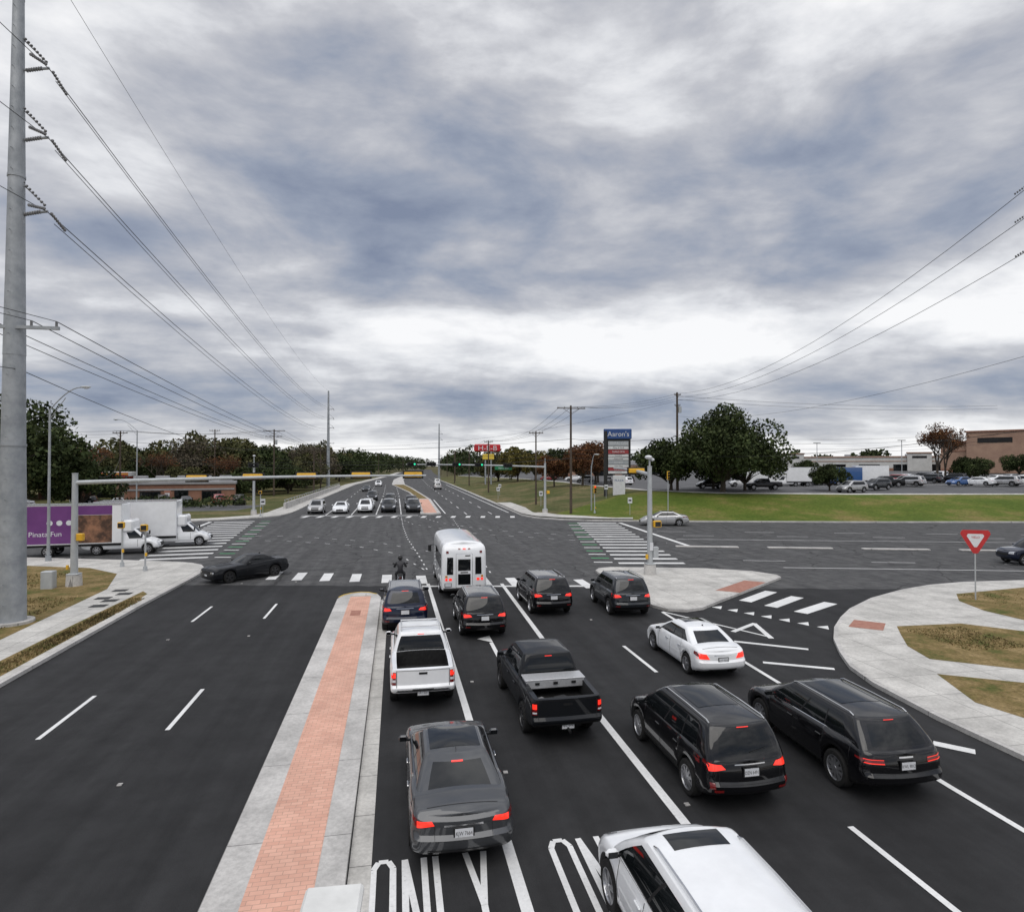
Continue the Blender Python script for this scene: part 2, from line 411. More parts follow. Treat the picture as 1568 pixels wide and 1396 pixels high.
def vehicle(name,S,pnt,loc,rot=0,scale=1,lit=True,plate='KJW 7664',extra=None,rim=4):
    kk=(S['key'],lit,plate,rim)
    if kk in CACHE: me=CACHE[kk]
    else:
        mb=MB(VM); body_loft(mb,S)
        if 'gh' in S: gh(mb,S)
        bvh=BVHTree.FromPolygons([Vector(v) for v in mb.v],mb.f)
        for it in S.get('p',[]):
            view,quad,m=it[:3]; nx=it[3] if len(it)>3 else 6; ny=it[4] if len(it)>4 else 3
            mir=it[5] if len(it)>5 else True; off=it[6] if len(it)>6 else .006
            if m==5 and not lit: m=6
            patch(mb,bvh,view,quad,m,nx,ny,off,mir)
        hw=S['W']/2; belt=interp(S['top'],0)-.06
        for ys in S.get('seams',[]):
            patch(mb,bvh,'side',[(ys-.007,S.get('sill',.24)+.1),(ys+.007,S.get('sill',.24)+.1),(ys+.007,belt),(ys-.007,belt)],2,1,8,.003)
        for ys in S.get('handles',[]):
            h=bvh.ray_cast(Vector((-5,ys,belt-.12)),Vector((1,0,0)))
            if h[0]:
                for sg in(-1,1): mb.box((sg*(abs(h[0].x)+.02),ys,belt-.12),(.035,.2,.035),S.get('hm',0),bev=.012)
        for sx in(-1,1):
            for a in S['ax']: wheel(mb,sx*(hw-.13),a,S['R'],.23,rim,S.get('sp',5))
            if 'mir' in S:
                my,mz=S['mir']; mb.box((sx*(hw+.07),my,mz),(.2,.11,.13),0,bev=.045); mb.box((sx*(hw+.07),my-.058,mz),(.15,.006,.09),1); mb.box((sx*(hw-.05),my+.02,mz-.05),(.16,.05,.04),2)
            if 'rails' in S:
                ra,rb_,rx,rz=S['rails']; mb.tube([(sx*rx,ra,rz-.04),(sx*rx,ra-.12,rz),(sx*rx,(ra+rb_)/2,rz+.012),(sx*rx,rb_+.12,rz),(sx*rx,rb_,rz-.04)],.016,6,S.get('railm',8))
        if 'plate' in S:
            px,pz=S['plate']; h=bvh.ray_cast(Vector((px,-12,pz)),Vector((0,1,0))); yy=h[0].y-.02
            mb.box((px,yy,pz),(.36,.02,.19),2); mb.box((px,yy-.012,pz),(.31,.006,.155),7)
            if plate: mb.text(plate,.095,Matrix.Translation((px,yy-.017,pz-.035))@Matrix.Rotation(math.pi/2,4,'X'),2,sx=.72)
        if S.get('fin'):
            fy=S['fin']; h=bvh.ray_cast(Vector((0,fy,10)),Vector((0,0,-1))); mb.face([h[0]+Vector((0,.09,0)),h[0]+Vector((0,-.07,0)),h[0]+Vector((0,-.06,.07))],2)
        if extra: extra(mb,bvh)
        me=mb.mesh(name,weld=True,angle=32); CACHE[kk]=me
    o=bpy.data.objects.new(name,me); o.location=loc; o.rotation_euler=(0,0,rot); o.scale=(scale,)*3; link(o)
    o.material_slots[0].link='OBJECT'; o.material_slots[0].material=pnt
    return o
sedan=dict(key='sedan',L=4.9,W=1.86,R=.34,ax=(1.42,-1.38),top=[(-2.45,.93),(-2.3,1.02),(-1.8,1.07),(-1.2,1.07),(0,1.02),(.9,1.0),(1.2,.98),(2.0,.84),(2.45,.66)],
 gh=dict(f0=1.25,r0=-2.0,f1=.42,r1=-1.0,w0=.83,w1=.60,z0=.96,z1=1.38,pil=[(0,.04,0),(.44,.465,2),(.74,.76,2),(.90,1,0)],qm=0),
 seams=[.85,-.1,-1.0],handles=[.1,-.85],mir=(.75,1.03),plate=(0,.70),fin=-.85,hm=8,
 p=[('rear',[(.50,.83),(.80,.80),(.80,.90),(.55,.90)],5),('rear',[(.80,.80),(.90,.84),(.90,.95),(.80,.93)],6,3,2),('side',[(-2.3,.86),(-1.95,.92),(-1.95,.96),(-2.3,.96)],6,4,2),
    ('rear',rq(-.34,.34,.80,.83),8,6,1,False),('rear',rq(-.62,.62,.34,.44),2,10,2,False),('rear',rq(.42,.62,.34,.40),8,4,1,True,.012),('rear',rq(-.11,.11,1.325,1.34),5,4,1,False,.012),
    ('rear',rq(-.50,.50,.60,.605),2,10,1,False),('rear',rq(.498,.504,.60,.84),2,1,4),
    ('top',[(-.62,-2.16),(.62,-2.16),(.62,-2.15),(-.62,-2.15)],2,8,1,False),
    ('top',[(-.5,-.75),(.5,-.75),(.5,.22),(-.5,.22)],1,6,6,False),
    ('front',[(.48,.56),(.80,.60),(.78,.70),(.5,.66)],9),('front',rq(-.42,.42,.36,.62),2,8,4,False),
    ('side',[(-1.3,.99),(1.0,.945),(1.0,.955),(-1.3,1.0)],8,14,1)])
suv=dict(key='suv',L=4.7,W=1.89,R=.37,ax=(1.38,-1.32),sill=.30,Rr=.26,br=.12,clad=.15,top=[(-2.35,1.02),(-2.2,1.10),(-1.8,1.14),(0,1.10),(1.0,1.08),(1.3,1.05),(2.0,.96),(2.35,.80)],
 rf=[(0,.16),(.12,.02),(.35,0),(.42,.0),(.46,.06),(.7,.07),(1,.12)],
 gh=dict(f0=1.45,r0=-2.22,f1=.62,r1=-1.93,w0=.87,w1=.70,z0=1.04,z1=1.62,c=.13,rbow=.12,pil=[(0,.03,0),(.38,.40,2),(.66,.675,2),(.88,1,0)],qm=0,rlo=.22),
 seams=[.95,0,-.98],handles=[.15,-.8],mir=(.95,1.15),plate=(0,.86),rails=(.35,-1.75,.63,1.70),
 p=[('rear',[(.52,.92),(.84,.88),(.86,1.02),(.60,1.0)],5),('rear',[(.84,.88),(.92,.92),(.92,1.05),(.86,1.03)],6,3,2),('side',[(-2.28,.92),(-1.95,1.0),(-1.95,1.06),(-2.28,1.06)],6,4,2),
    ('rear',rq(-.62,.62,.36,.50),2,10,3,False),('rear',rq(.60,.78,.50,.55),6,4,1,True,.012),('rear',rq(-.13,.13,1.615,1.627),5,4,1,False,.03),
    ('rear',rq(-.33,.33,.985,1.005),8,6,1,False),('rear',[(.03,1.19),(.42,1.25),(.42,1.262),(.03,1.205)],2,5,1,False,.02),('rear',rq(-.66,.66,.635,.643),2,10,1,False),('rear',rq(.66,.668,.64,.88),2,1,4),
    ('front',[(.5,.74),(.84,.8),(.84,.92),(.55,.86)],9),('front',rq(-.45,.45,.5,.84),2,8,4,False),
    ('side',[(-1.75,1.13),(1.05,1.065),(1.05,1.075),(-1.75,1.14)],8,16,1)])
def var(base,key,**k):
    s=copy.deepcopy(base); s['key']=key
    for a,v in k.items():
        if a=='ghu': s['gh'].update(v)
        elif a=='padd': s['p']=s['p']+v
        else: s[a]=v
    return s
audi=var(suv,'audi',L=5.05,W=1.97,R=.39,ax=(1.50,-1.5),top=[(-2.52,1.0),(-2.35,1.08),(-1.8,1.13),(0,1.09),(1.2,1.05),(2.1,.96),(2.52,.80)],clad=0,
 ghu=dict(f0=1.5,r0=-2.38,f1=.65,r1=-1.90,w0=.89,w1=.70,z0=1.02,z1=1.54,rlo=.22,qm=0),seams=[1.05,0,-1.1],handles=[.15,-.95],sp=10,rails=(.45,-1.7,.64,1.62),plate=(0,.82),
 p=[('rear',[(.48,.84),(.90,.86),(.92,.95),(.50,.93)],6),('rear',[(.50,.85),(.88,.87),(.88,.885),(.50,.865)],5,6,1,True,.014),('rear',[(.50,.925),(.88,.94),(.88,.95),(.50,.935)],5,6,1,True,.014),('side',[(-2.45,.88),(-2.1,.92),(-2.1,.95),(-2.45,.95)],6,4,1),
    ('rear',rq(-.72,.72,.34,.44),2,10,2,False),('rear',rq(-.72,.72,.44,.455),8,10,1,False),('rear',rq(-.12,.12,1.54,1.548),5,4,1,False,.03),('rear',rq(-.16,.16,.955,.985),8,6,1,False),('rear',rq(-.70,.70,.66,.666),2,10,1,False),
    ('top',[(-.48,-1.1),(.48,-1.1),(.48,.3),(-.48,.3)],1,6,6,False),('side',[(-2.0,1.14),(1.2,1.05),(1.2,1.065),(-2.0,1.155)],8,16,1)])
kia=var(suv,'kia',padd=[('top',[(-.48,-1.0),(.48,-1.0),(.48,.3),(-.48,.3)],1,6,6,False),('rear',rq(.76,.85,.56,.68),6,3,3,True,.012)],sp=10)
tig=var(suv,'tig',L=4.43,W=1.81,ax=(1.3,-1.28),top=[(-2.2,1.02),(-2.05,1.08),(-1.7,1.12),(0,1.08),(1.0,1.05),(1.9,.95),(2.2,.80)],ghu=dict(f0=1.3,r0=-2.05,f1=.6,r1=-1.76,w0=.83,w1=.67))
merc=var(sedan,'merc',L=4.65,W=1.79,top=[(-2.32,.90),(-2.2,.98),(-1.8,1.03),(-1.2,1.04),(0,1.0),(.9,.98),(1.2,.96),(1.95,.84),(2.32,.66)],ax=(1.38,-1.36),
 ghu=dict(f0=1.2,r0=-1.85,f1=.38,r1=-1.0,w0=.80,w1=.60),seams=[.8,-.15,-.98],
 p=[('rear',[(.46,.70),(.84,.72),(.84,.90),(.56,.86)],5),('side',[(-2.2,.76),(-1.9,.84),(-1.9,.92),(-2.2,.92)],6,4,2),('rear',rq(-.3,.3,.80,.825),8,6,1,False),('rear',rq(-.5,.5,.3,.38),2,10,2,False),
    ('rear',rq(.45,.6,.30,.36),8,4,1,True,.012),('front',rq(-.42,.42,.36,.62),2,8,4,False),('front',[(.48,.56),(.80,.60),(.78,.70),(.5,.66)],9),('top',[(-.38,-.35),(.38,-.35),(.38,.2),(-.38,.2)],1,4,4,False),
    ('top',[(-.62,-2.06),(.62,-2.06),(.62,-2.05),(-.62,-2.05)],2,8,1,False)],plate=(0,.66))
coupe=var(sedan,'coupe',L=5.02,W=1.92,R=.36,ax=(1.55,-1.4),Rf=.22,bf=.06,top=[(-2.51,.98),(-2.35,1.06),(-1.6,1.10),(-1.2,1.08),(0,1.0),(.6,1.0),(2.2,.90),(2.51,.82)],
 ff=[(0,.12),(.15,.02),(.6,0),(.9,.02),(1,.08)],ghu=dict(f0=.75,r0=-1.9,f1=.0,r1=-.95,w0=.84,w1=.62,z0=.98,z1=1.40,pil=[(0,.05,0),(.52,.56,0),(.78,1,0)]),seams=[.45,-.85],handles=[-.65],mir=(.35,1.06),hm=0,
 p=[('front',rq(-.82,.82,.60,.76),2,12,3,False),('front',rq(.52,.62,.63,.73),9,2,2,True,.014),('front',rq(.68,.78,.63,.73),9,2,2,True,.014),('front',rq(-.5,.5,.34,.46),2,8,2,False),('front',rq(-.15,.15,.46,.56),7,3,1,False,.02),('rear',rq(.3,.85,.82,.93),6,6,2),
  ('top',[(-.3,1.0),(.3,1.0),(.22,1.9),(-.22,1.9)],2,3,4,False)],plate=(0,.6))
pickup=dict(key='pickup',L=5.4,W=1.89,R=.39,ax=(1.75,-1.5),sill=.42,Rr=.10,Rf=.3,bf=.14,br=.04,crown=.04,rup=.12,bed=(-.95,-2.56,.80),
 top=[(-2.7,1.20),(-2.6,1.22),(-.96,1.22),(-.9,1.20),(1.2,1.16),(1.6,1.14),(2.4,1.05),(2.7,.95)],
 ff=[(0,.1),(.2,.0),(.8,.03),(.93,.1),(1,.2)],rf=[(0,.10),(.1,.0),(.26,0),(.30,.07),(1,.07)],
 wt=[(0,.94),(.12,.985),(.45,1.0),(.8,.985),(.93,.965),(1,.93)],
 gh=dict(f0=1.55,r0=-.85,f1=.85,r1=-.70,w0=.86,w1=.68,z0=1.13,z1=1.72,c=.10,rbow=.02,bow=.14,pil=[(0,.035,0),(.48,.50,2),(.94,1,0)]),
 seams=[1.15,.15,-.75,-.92],handles=[.3,-.6],mir=(1.12,1.28),plate=(0,.55),
 p=[('rear',[(.76,.78),(.90,.78),(.90,1.14),(.76,1.14)],6,3,5),('rear',rq(.77,.89,.98,1.12),5,2,2,True,.012),('rear',rq(.77,.89,.86,.93),7,2,2,True,.012),('rear',rq(-.85,.85,.46,.66),8,12,3,False,.008),('rear',rq(-.3,.3,.64,.68),2,4,1,False,.02),('rear',rq(-.12,.12,1.06,1.12),2,4,2,False,.01),
   ('rear',rq(-.74,.74,1.165,1.175),2,8,1,False),('rear',rq(.735,.75,.72,1.18),2,1,6),('rear',rq(-.10,.10,1.685,1.70),5,4,1,False,.01),
   ('front',rq(-.5,.5,.62,.95),2,8,4,False),('front',rq(.55,.85,.78,.95),9)])
gmc=var(pickup,'gmc',p=[('rear',[(.78,.84),(.90,.84),(.90,1.12),(.78,1.12)],6,3,5),('rear',rq(.79,.89,.98,1.10),5,2,2,True,.012),('rear',rq(.79,.89,.87,.91),7,2,1,True,.012),('rear',rq(-.85,.85,.48,.64),2,12,3,False,.02),('rear',rq(-.12,.12,1.04,1.10),2,4,2,False,.01),
   ('rear',rq(-.74,.74,1.165,1.175),2,8,1,False),('rear',rq(.745,.755,.72,1.18),2,1,6),('rear',rq(-.10,.10,1.685,1.70),5,4,1,False,.01)])
def gmc_x(mb,b):
    mb.box((0,-1.22,1.17),(1.60,.50,.22),13,bev=.02); mb.box((0,-1.22,1.295),(1.66,.53,.03),13,bev=.01)
    for x in(-.5,0,.5): mb.box((x,-1.49,1.2),(.12,.02,.06),2)
    mb.tube([(0,-2.6,.48),(0,-2.85,.46)],.035,6,2); mb.box((0,-2.12,.93),(.4,.4,.24),2,.3,bev=.05); mb.box((-.4,-1.8,.84),(.3,.5,.08),13,.5,bev=.02)
def tac_x(mb,b):
    for y in(.45,-.4): mb.box((0,y,1.86),(1.25,.06,.04),13,bev=.012)
    for sx in(-1,1): mb.tube([(sx*.6,.6,1.80),(sx*.6,.45,1.85),(sx*.6,-.4,1.85),(sx*.6,-.55,1.78)],.018,6,13)
wsuv=var(suv,'wsuv',L=4.6,W=1.85,railm=8,p=suv['p']+[('top',[(-.42,.02),(.42,.02),(.42,.42),(-.42,.42)],1,5,5,False),('top',[(-.5,1.75),(.5,1.75),(.5,1.755),(-.5,1.755)],2,6,1,False)],rails=(.2,-1.6,.64,1.70))
V=lambda x,y:(x,y,0)
vehicle('gray_sedan',sedan,P_gray,V(1.15,13.1),0)
vehicle('white_suv',wsuv,P_white,V(4.2,8.05),0,lit=True)
vehicle('black_pickup_truck',gmc,P_mblk,V(4.15,17.6),rad(1),extra=gmc_x,plate='NFC 4490',rim=12)
vehicle('white_pickup_truck',pickup,P_white,V(.75,20.5),0,plate='GRT 2051',extra=tac_x)
vehicle('dark_blue_suv',tig,P_blue,V(.35,28.4),0,1.06,plate='')
vehicle('black_suv',suv,P_black,V(3.5,27.0),0,plate='')
vehicle('black_suv',suv,P_black,V(7.15,30.2),0,1.03,plate='')
vehicle('gray_suv',tig,P_dgr,V(10.75,29.2),rad(-2),1.04,plate='')
vehicle('white_sedan',merc,P_white,V(10.45,20.9),0,plate='LCT 7218')
vehicle('black_suv',kia,P_black,V(7.0,13.7),0,plate='DZN 6491')
vehicle('black_suv',audi,P_black,V(10.45,13.6),rad(-2),plate='KWL 9012')
vehicle('black_coupe',coupe,P_mblk,V(-9.2,41.0),rad(131.8),plate='',lit=False,rim=12)
vehicle('silver_sedan',sedan,P_silver,V(30.6,67.9),rad(76),1.15,plate='',lit=False)
vehicle('blue_pickup_truck',pickup,P_blue,V(45.0,36.5),rad(77),1.0,plate='',lit=False)
for (x,y,s,p,nm) in [(-11.5,94.5,suv,P_silver,'silver_suv'),(-8.1,94.8,sedan,P_white,'white_sedan'),(-4.6,95.3,suv,P_white,'white_suv'),(-1.2,95,suv,P_dgr,'gray_suv'),(2.4,94.4,suv,P_dgr,'gray_suv'),
   (-4.6,103,sedan,P_silver,'silver_sedan'),(-1.2,102,sedan,P_white,'white_sedan'),(2.3,103,pickup,P_black,'black_pickup_truck'),(-1.2,112,suv,P_black,'black_suv'),(-4.8,126,suv,P_dgr,'gray_suv'),(11.5,180,suv,P_silver,'silver_suv'),(-8,170,sedan,P_dgr,'gray_sedan'),(14.5,230,suv,P_white,'white_suv'),(-6,210,suv,P_white,'white_suv')]:
    vehicle(nm,s,p,V(x,y),math.pi if x<5 else 0,1.15,plate='',lit=False)
# ---- shuttle bus
bus=dict(key='bus',L=7.6,W=2.45,R=.42,ax=(2.6,-2.0),sill=.42,Rf=.35,Rr=.18,bf=.2,br=.06,crown=.12,top=[(-3.8,2.80),(-3.6,2.86),(3.0,2.86),(3.8,2.76)],
 wt=[(0,.97),(.1,1),(.8,.985),(.91,.95),(.96,.89),(1,.78)],ff=[(0,.1),(.5,.0),(.9,.1),(1,.3)],rf=[(0,.0),(.67,.0),(.84,.04),(.91,.09),(.96,.17),(1,.3)],rup=.05,
 p=[('rear',[(.58,1.25),(.92,1.25),(.90,2.15),(.58,2.15)],2,4,4),('rear',[(.61,1.29),(.89,1.29),(.87,2.11),(.61,2.11)],1,4,4,True,.014),
    ('rear',rq(-.44,.44,.55,2.35),8,4,8,False,.008),('rear',rq(-.42,.42,.57,2.33),0,4,8,False,.014),('rear',rq(-.33,.33,1.45,2.05),2,4,4,False,.02),('rear',rq(-.30,.30,1.48,2.02),1,4,4,False,.027),('rear',rq(-.33,.33,.72,1.28),2,4,4,False,.02),('rear',rq(-.30,.30,.75,1.25),1,4,4,False,.027),
    ('rear',rq(.66,.80,.94,1.06),5,3,3,True,.02),('rear',rq(.88,1.0,.94,1.06),5,3,3,True,.02),('rear',rq(.88,1.0,1.10,1.2),10,3,3,True,.02),
    ('rear',rq(.82,.95,2.36,2.48),6,3,3,True,.02),('rear',rq(-.08,.08,2.56,2.62),5,3,1,False,.02),('rear',rq(.20,.32,2.56,2.62),6,3,1,True,.02),('rear',rq(-1.1,1.1,.44,.56),2,10,2,False,.03),
    ('rear',rq(.05,.32,2.2,2.26),2,3,1,False,.02),('rear',rq(-.2,.2,1.33,1.39),2,3,1,False,.02),
    ('side',rq(-3.3,-2.3,1.5,2.25),1,4,3),('side',rq(-2.2,-1.2,1.5,2.25),1,4,3),('side',rq(-1.1,-.1,1.5,2.25),1,4,3),('side',rq(0,1.,1.5,2.25),1,4,3),('side',rq(-3.6,2.5,1.12,1.2),6,10,1)],plate=(-.85,.72))
def bus_x(mb,b):
    for sx in(-1,1):
        mb.tube([(sx*1.15,3.0,2.0),(sx*1.42,3.2,1.95),(sx*1.45,3.2,1.6)],.02,6,2); mb.box((sx*1.45,3.2,1.75),(.2,.08,.42),2,bev=.03)
    mb.box((0,-3.9,.5),(2.2,.14,.14),2,bev=.03)
vehicle('white_shuttle_bus',bus,P_white,V(3.5,36.4),0,1.0,plate='',extra=bus_x)
# ---- box trucks
van=dict(key='van',L=5.6,W=2.0,R=.40,ax=(1.9,-1.6),sill=.45,Rf=.3,top=[(-2.8,1.2),(1.0,1.22),(1.9,1.15),(2.8,.95)],gh=dict(f0=1.95,r0=-.4,f1=1.05,r1=-.35,w0=.95,w1=.80,z0=1.15,z1=2.0,pil=[(0,.05,0),(.55,1,0)]),seams=[1.2,.2],mir=(1.5,1.5),
 p=[('front',rq(-.5,.5,.6,.95),2,6,3,False),('front',rq(.6,.88,.7,.92),9),('front',rq(-.9,.9,.45,.58),8,8,1,False)])
def boxtruck(name,loc,rot,Lb,Wb,Hb,wrap,col):
    VM2=VM+[P_purple,P_brown]
    mb=MB(VM2); body_loft(mb,van); gh(mb,van); bvh=BVHTree.FromPolygons([Vector(v) for v in mb.v],mb.f)
    for it in van['p']: patch(mb,bvh,it[0],it[1],it[2],it[3] if len(it)>3 else 6,it[4] if len(it)>4 else 3,.02,True)
    for ys in van['seams']: patch(mb,bvh,'side',[(ys-.01,.6),(ys+.01,.6),(ys+.01,1.15),(ys-.01,1.15)],2,1,5,.004)
    for sx in(-1,1):
        for a in van['ax']: wheel(mb,sx*.88,a,.40,.26,4,8)
        mb.box((sx*1.2,1.55,1.5),(.16,.1,.3),2,bev=.03); mb.box((sx*1.05,1.55,1.45),(.2,.04,.04),2)
    yc=.15-Lb/2
    mb.box((0,yc,.95+Hb/2),(Wb,Lb,Hb),0,bev=.05)
    mb.box((0,yc,.85),(Wb*.9,Lb*.98,.18),2); mb.box((0,yc-Lb/2-.05,.6),(Wb*.9,.1,.12),2); mb.box((0,.5,2.2),(Wb*.84,.8,1.0),0,bev=.15)
    for sx in(-1,1):
        wheel(mb,sx*.93,-Lb+2.2,.42,.3,4,8); x=sx*(Wb/2+.004)
        mb.box((sx*Wb/2,yc,.97),(.03,Lb,.06),13); mb.box((sx*Wb/2,yc,.93+Hb),(.03,Lb,.06),13)
        if wrap:
            def q(y0,y1,z0,z1,m,o=0): mb.face([(x+sx*o,y0,z0),(x+sx*o,y1,z0),(x+sx*o,y1,z1),(x+sx*o,y0,z1)],m)
            q(-Lb+.25,-Lb*.42,1.02,.88+Hb,14); q(-Lb*.42,-.5,1.02,1.0+Hb*.72,15); q(-Lb*.42,-.5,1.02+Hb*.72,.88+Hb,14)
            Mx=Matrix.Translation((x+sx*.006,-Lb*.70,1.6))@Matrix.Rotation(math.pi/2*sx,4,'Z')@Matrix.Rotation(math.pi/2,4,'X')
            mb.text('Pinata Fun',.52,Mx,7)
            for k,yy in enumerate((-Lb*.66,-Lb*.57,-Lb*.48)): mb.cyl((x+sx*.004,yy,2.6),(x+sx*.012,yy,2.6),.2,.2,14,7)
    o=mb.obj(name,loc,rot,weld=True,angle=32); o.material_slots[0].link='OBJECT'; o.material_slots[0].material=col
    return o
boxtruck('purple_box_truck',(-21.4,54.3,0),rad(-83),7.0,2.4,3.0,True,P_white)
boxtruck('white_box_truck',(-18.9,58.8,0),rad(-83),6.2,2.4,3.0,False,P_white)
# ---------------------------------------------------------------- ground & roads
mb=MB([M['earth']]); mb.sheet([(-3000,-600),(3000,-600),(3000,4500),(-3000,4500)],-.06); mb.obj('ground',angle=0)
mb=MB([M['asphalt']]); mb.sheet([(-140,-60),(150,-60),(150,105),(-140,105)],0)
mb.sheet([(-20,105),(22,105),(22,221),(24,334),(34,600),(54,1000),(22,1000),(2,600),(-7,422),(-18,228)],0); mb.obj('road',angle=0)
def slab(name,poly,z=.13,extra=()):
    mb=MB([M['conc'],M['kerb'],M['dry'],M['grass2'],M['redramp'],M['brick'],M['lot']])
    mb.prism(poly,-.05,z-.004,1,1)
    mb.sheet(offset(poly,.16),z,0)
    for p,m,dz in extra: mb.sheet(p,z+dz,m)
    return mb.obj(name,angle=0)
SW=[(-12.2,-60),(-12.25,21.5),(-12.4,34),(-12.3,40.5),(-12.35,42.9),(-12.7,44.8),(-13.3,46.2),(-14.2,47.2),(-15.4,47.9),(-20,49.7),(-27.7,52.4),(-60,61),(-140,82),(-140,-60)]
slab('sidewalk',SW,extra=[([(-15.3,-60),(-15.3,27),(-15.8,38),(-17.4,43.2),(-20.2,46),(-28,49),(-60,57.5),(-140,78),(-140,-60)],2,.004),
   ([(-12.6,-60),(-12.65,21),(-12.8,33),(-13.1,36.2),(-13.6,37),(-13.7,30),(-13.5,-60)],2,.004)])
NW=[(-140,107),(-60,87),(-30.8,79.9),(-22,84),(-17.5,87),(-15.8,89.6),(-15,95),(-15.3,138),(-14.6,228),(-3.4,422),(4,600),(-140,600)]
slab('sidewalk',NW,extra=[([(-140,110),(-60,90),(-31,83),(-23,87),(-19.5,90.5),(-18.6,95),(-18.6,138),(-18,228),(-7,422),(0,600),(-140,600)],3,.004),
   ([(-75,108),(-40,99),(-24,100),(-22,112),(-60,122),(-80,120)],6,.008)])
curb=[(150,45),(115,53.5),(75,62.7),(54,66.6),(35.8,70.9),(25,74),(20.5,76.5),(17.8,79.8),(16.9,84),(17.3,110),(18,160),(18.8,221),(19.6,334)]
lotp=[(160,64),(125,72),(94.6,79),(68,84),(49,89),(46,94),(44.5,98),(43.5,104),(43,112),(43,130),(45,165),(45,221),(34,350)]
lotz=[2.5,2.5,2.5,2.5,2.6,2.6,2.6,2.5,2.5,2.4,2.3,2,1]
farp=[(420,-60),(400,0),(380,80),(360,140),(330,200),(300,230),(270,255),(240,275),(210,290),(180,300),(150,320),(120,350),(70,420)]
mb=MB([M['grass'],M['kerb'],M['lot'],M['conc'],M['grass2']])
C=[Vector(c) for c in curb]; Lp=[Vector(l) for l in lotp]; rows=[]
prof=[(0,.0),(.02,0),(.1,.03),(.3,.22),(.5,.5),(.7,.78),(.88,.95),(1,1)]
for k,(t,h) in enumerate(prof):
    rows.append([(c.x+(l.x-c.x)*t,c.y+(l.y-c.y)*t,.15+(z-.15)*h+(.12*math.sin(i*2.3+k) if 1<k<7 else 0)) for i,(c,l,z) in enumerate(zip(C,Lp,lotz))])
mb.grid(rows,lambda a,b:1 if a==0 else (4 if b>=7 else 0))
mb.grid([[(c.x,c.y,-.05) for c in C],[(c.x,c.y,.15) for c in C]],1)
mb.grid([[(l.x,l.y,z) for l,z in zip(Lp,lotz)],[(l.x+(f[0]-l.x)*.004,l.y+(f[1]-l.y)*.004,z+.15) for l,z,f in zip(Lp,lotz,farp)]],1)
mb.grid([[(l.x+(f[0]-l.x)*.004,l.y+(f[1]-l.y)*.004,z-.0) for l,z,f in zip(Lp,lotz,farp)],[((l.x+f[0])/2,(l.y+f[1])/2,4.4) for l,f in zip(Lp,farp)],[(f[0],f[1],5.2) for f in farp]],2)
GB=BVHTree.FromPolygons([Vector(v) for v in mb.v],mb.f)
mb.obj('terrain',angle=60)
def gz(x,y):
    h=GB.ray_cast(Vector((x,y,50)),Vector((0,0,-1))); return h[0].z if h[0] else 0.0
mb=MB([M['conc']]); mb.sheet([(17.1,84.5),(18.1,80.2),(20.8,77.0),(25,74.6),(29,73.4),(30,76),(25,78.5),(21.5,82),(20,88),(20.2,110),(19.3,110),(17.6,110)],.30)
mb.obj('sidewalk',angle=0)
SE=[(14.7,-60),(14.65,8),(14.6,14.7),(14.85,17.3),(15.3,18.9),(16.1,20.4),(17.1,22),(18.3,23.5),(19.8,25),(21.4,26.4),(24.2,28.3),(27.5,29.9),(30.2,30.8),(33,31.2),(37.1,31),(60,26),(150,4),(150,-60)]
slab('sidewalk',SE,extra=[([(20.1,21.9),(21,23.1),(24.1,23.0),(26,21),(24,18.5),(20.8,17.4),(18.6,19.0),(19.1,20.5)],2,.004),
  ([(29.4,28.3),(36.7,29.4),(60,23.5),(150,1.5),(150,-40),(60,-20),(27.5,20.5),(27.3,24.8),(28,26.8)],2,.004),
  ([(17.5,17.6),(19.5,16.4),(23.5,14),(22,-60),(17.4,-60),(17.3,12),(16.5,15.3)],2,.004),
  ([(18.9,23.4),(20.0,24.4),(20.9,23.6),(19.9,22.6)],4,.006)])
ISL=[(12.8,39.0),(13.3,39.8),(14.2,40.1),(17,39.4),(20.3,38.4),(22.7,36.9),(23.5,35.4),(23.3,34.6),(21.0,32.8),(16.1,29.1),(14.6,27.9),(13.6,27.6),(12.8,27.9),(12.4,28.8),(12.4,33)]
slab('traffic_island',ISL,extra=[([(17.2,31.5),(18.2,30.7),(21.3,33.1),(20.4,33.9)],4,.004)])
mb=MB([M['kerb'],M['brick'],M['conc'],M['redramp'],mat('yellow_kerb',(.55,.36,.04),(.6,.42,.08),4,.8)])
med=[(-3.0,-20),(-.85,-20),(-.80,33.0),(-1.0,33.9),(-1.5,34.5),(-1.9,34.6),(-2.4,34.4),(-2.8,33.8),(-3.0,33.0)]
mb.prism(med,-.05,.14,0,0); mb.sheet([(-2.42,-20),(-1.28,-20),(-1.32,33.4),(-2.36,33.4)],.144,1)
mb.sheet([(-2.36,33.45),(-1.32,33.45),(-1.5,34.1),(-2.2,34.1)],.144,2); mb.sheet([(-2.1,29.2),(-1.65,29.2),(-1.65,30.2),(-2.1,30.2)],.149,3)
mb.sheet([(-.80,-20),(-.42,-20),(-.42,33.6),(-.80,33.0)],.012,2)
mb.sheet([(-3.0,33.4),(-2.75,34.05),(-2.4,34.4),(-1.9,34.6),(-1.5,34.5),(-1.0,33.9),(-1.08,33.85),(-1.5,34.35),(-1.9,34.47),(-2.35,34.28),(-2.7,33.9),(-2.92,33.35)],.15,4)
mb.obj('median',angle=0)
mb=MB([M['kerb'],M['brick'],M['dry']])
fm=[(3.3,89),(4.6,88.2),(6.2,88.9),(6.7,126),(4.5,190),(2.8,224),(3,300),(8,420),(4,420),(-1.5,300),(-1.8,225),(2.9,160),(4.0,126)]
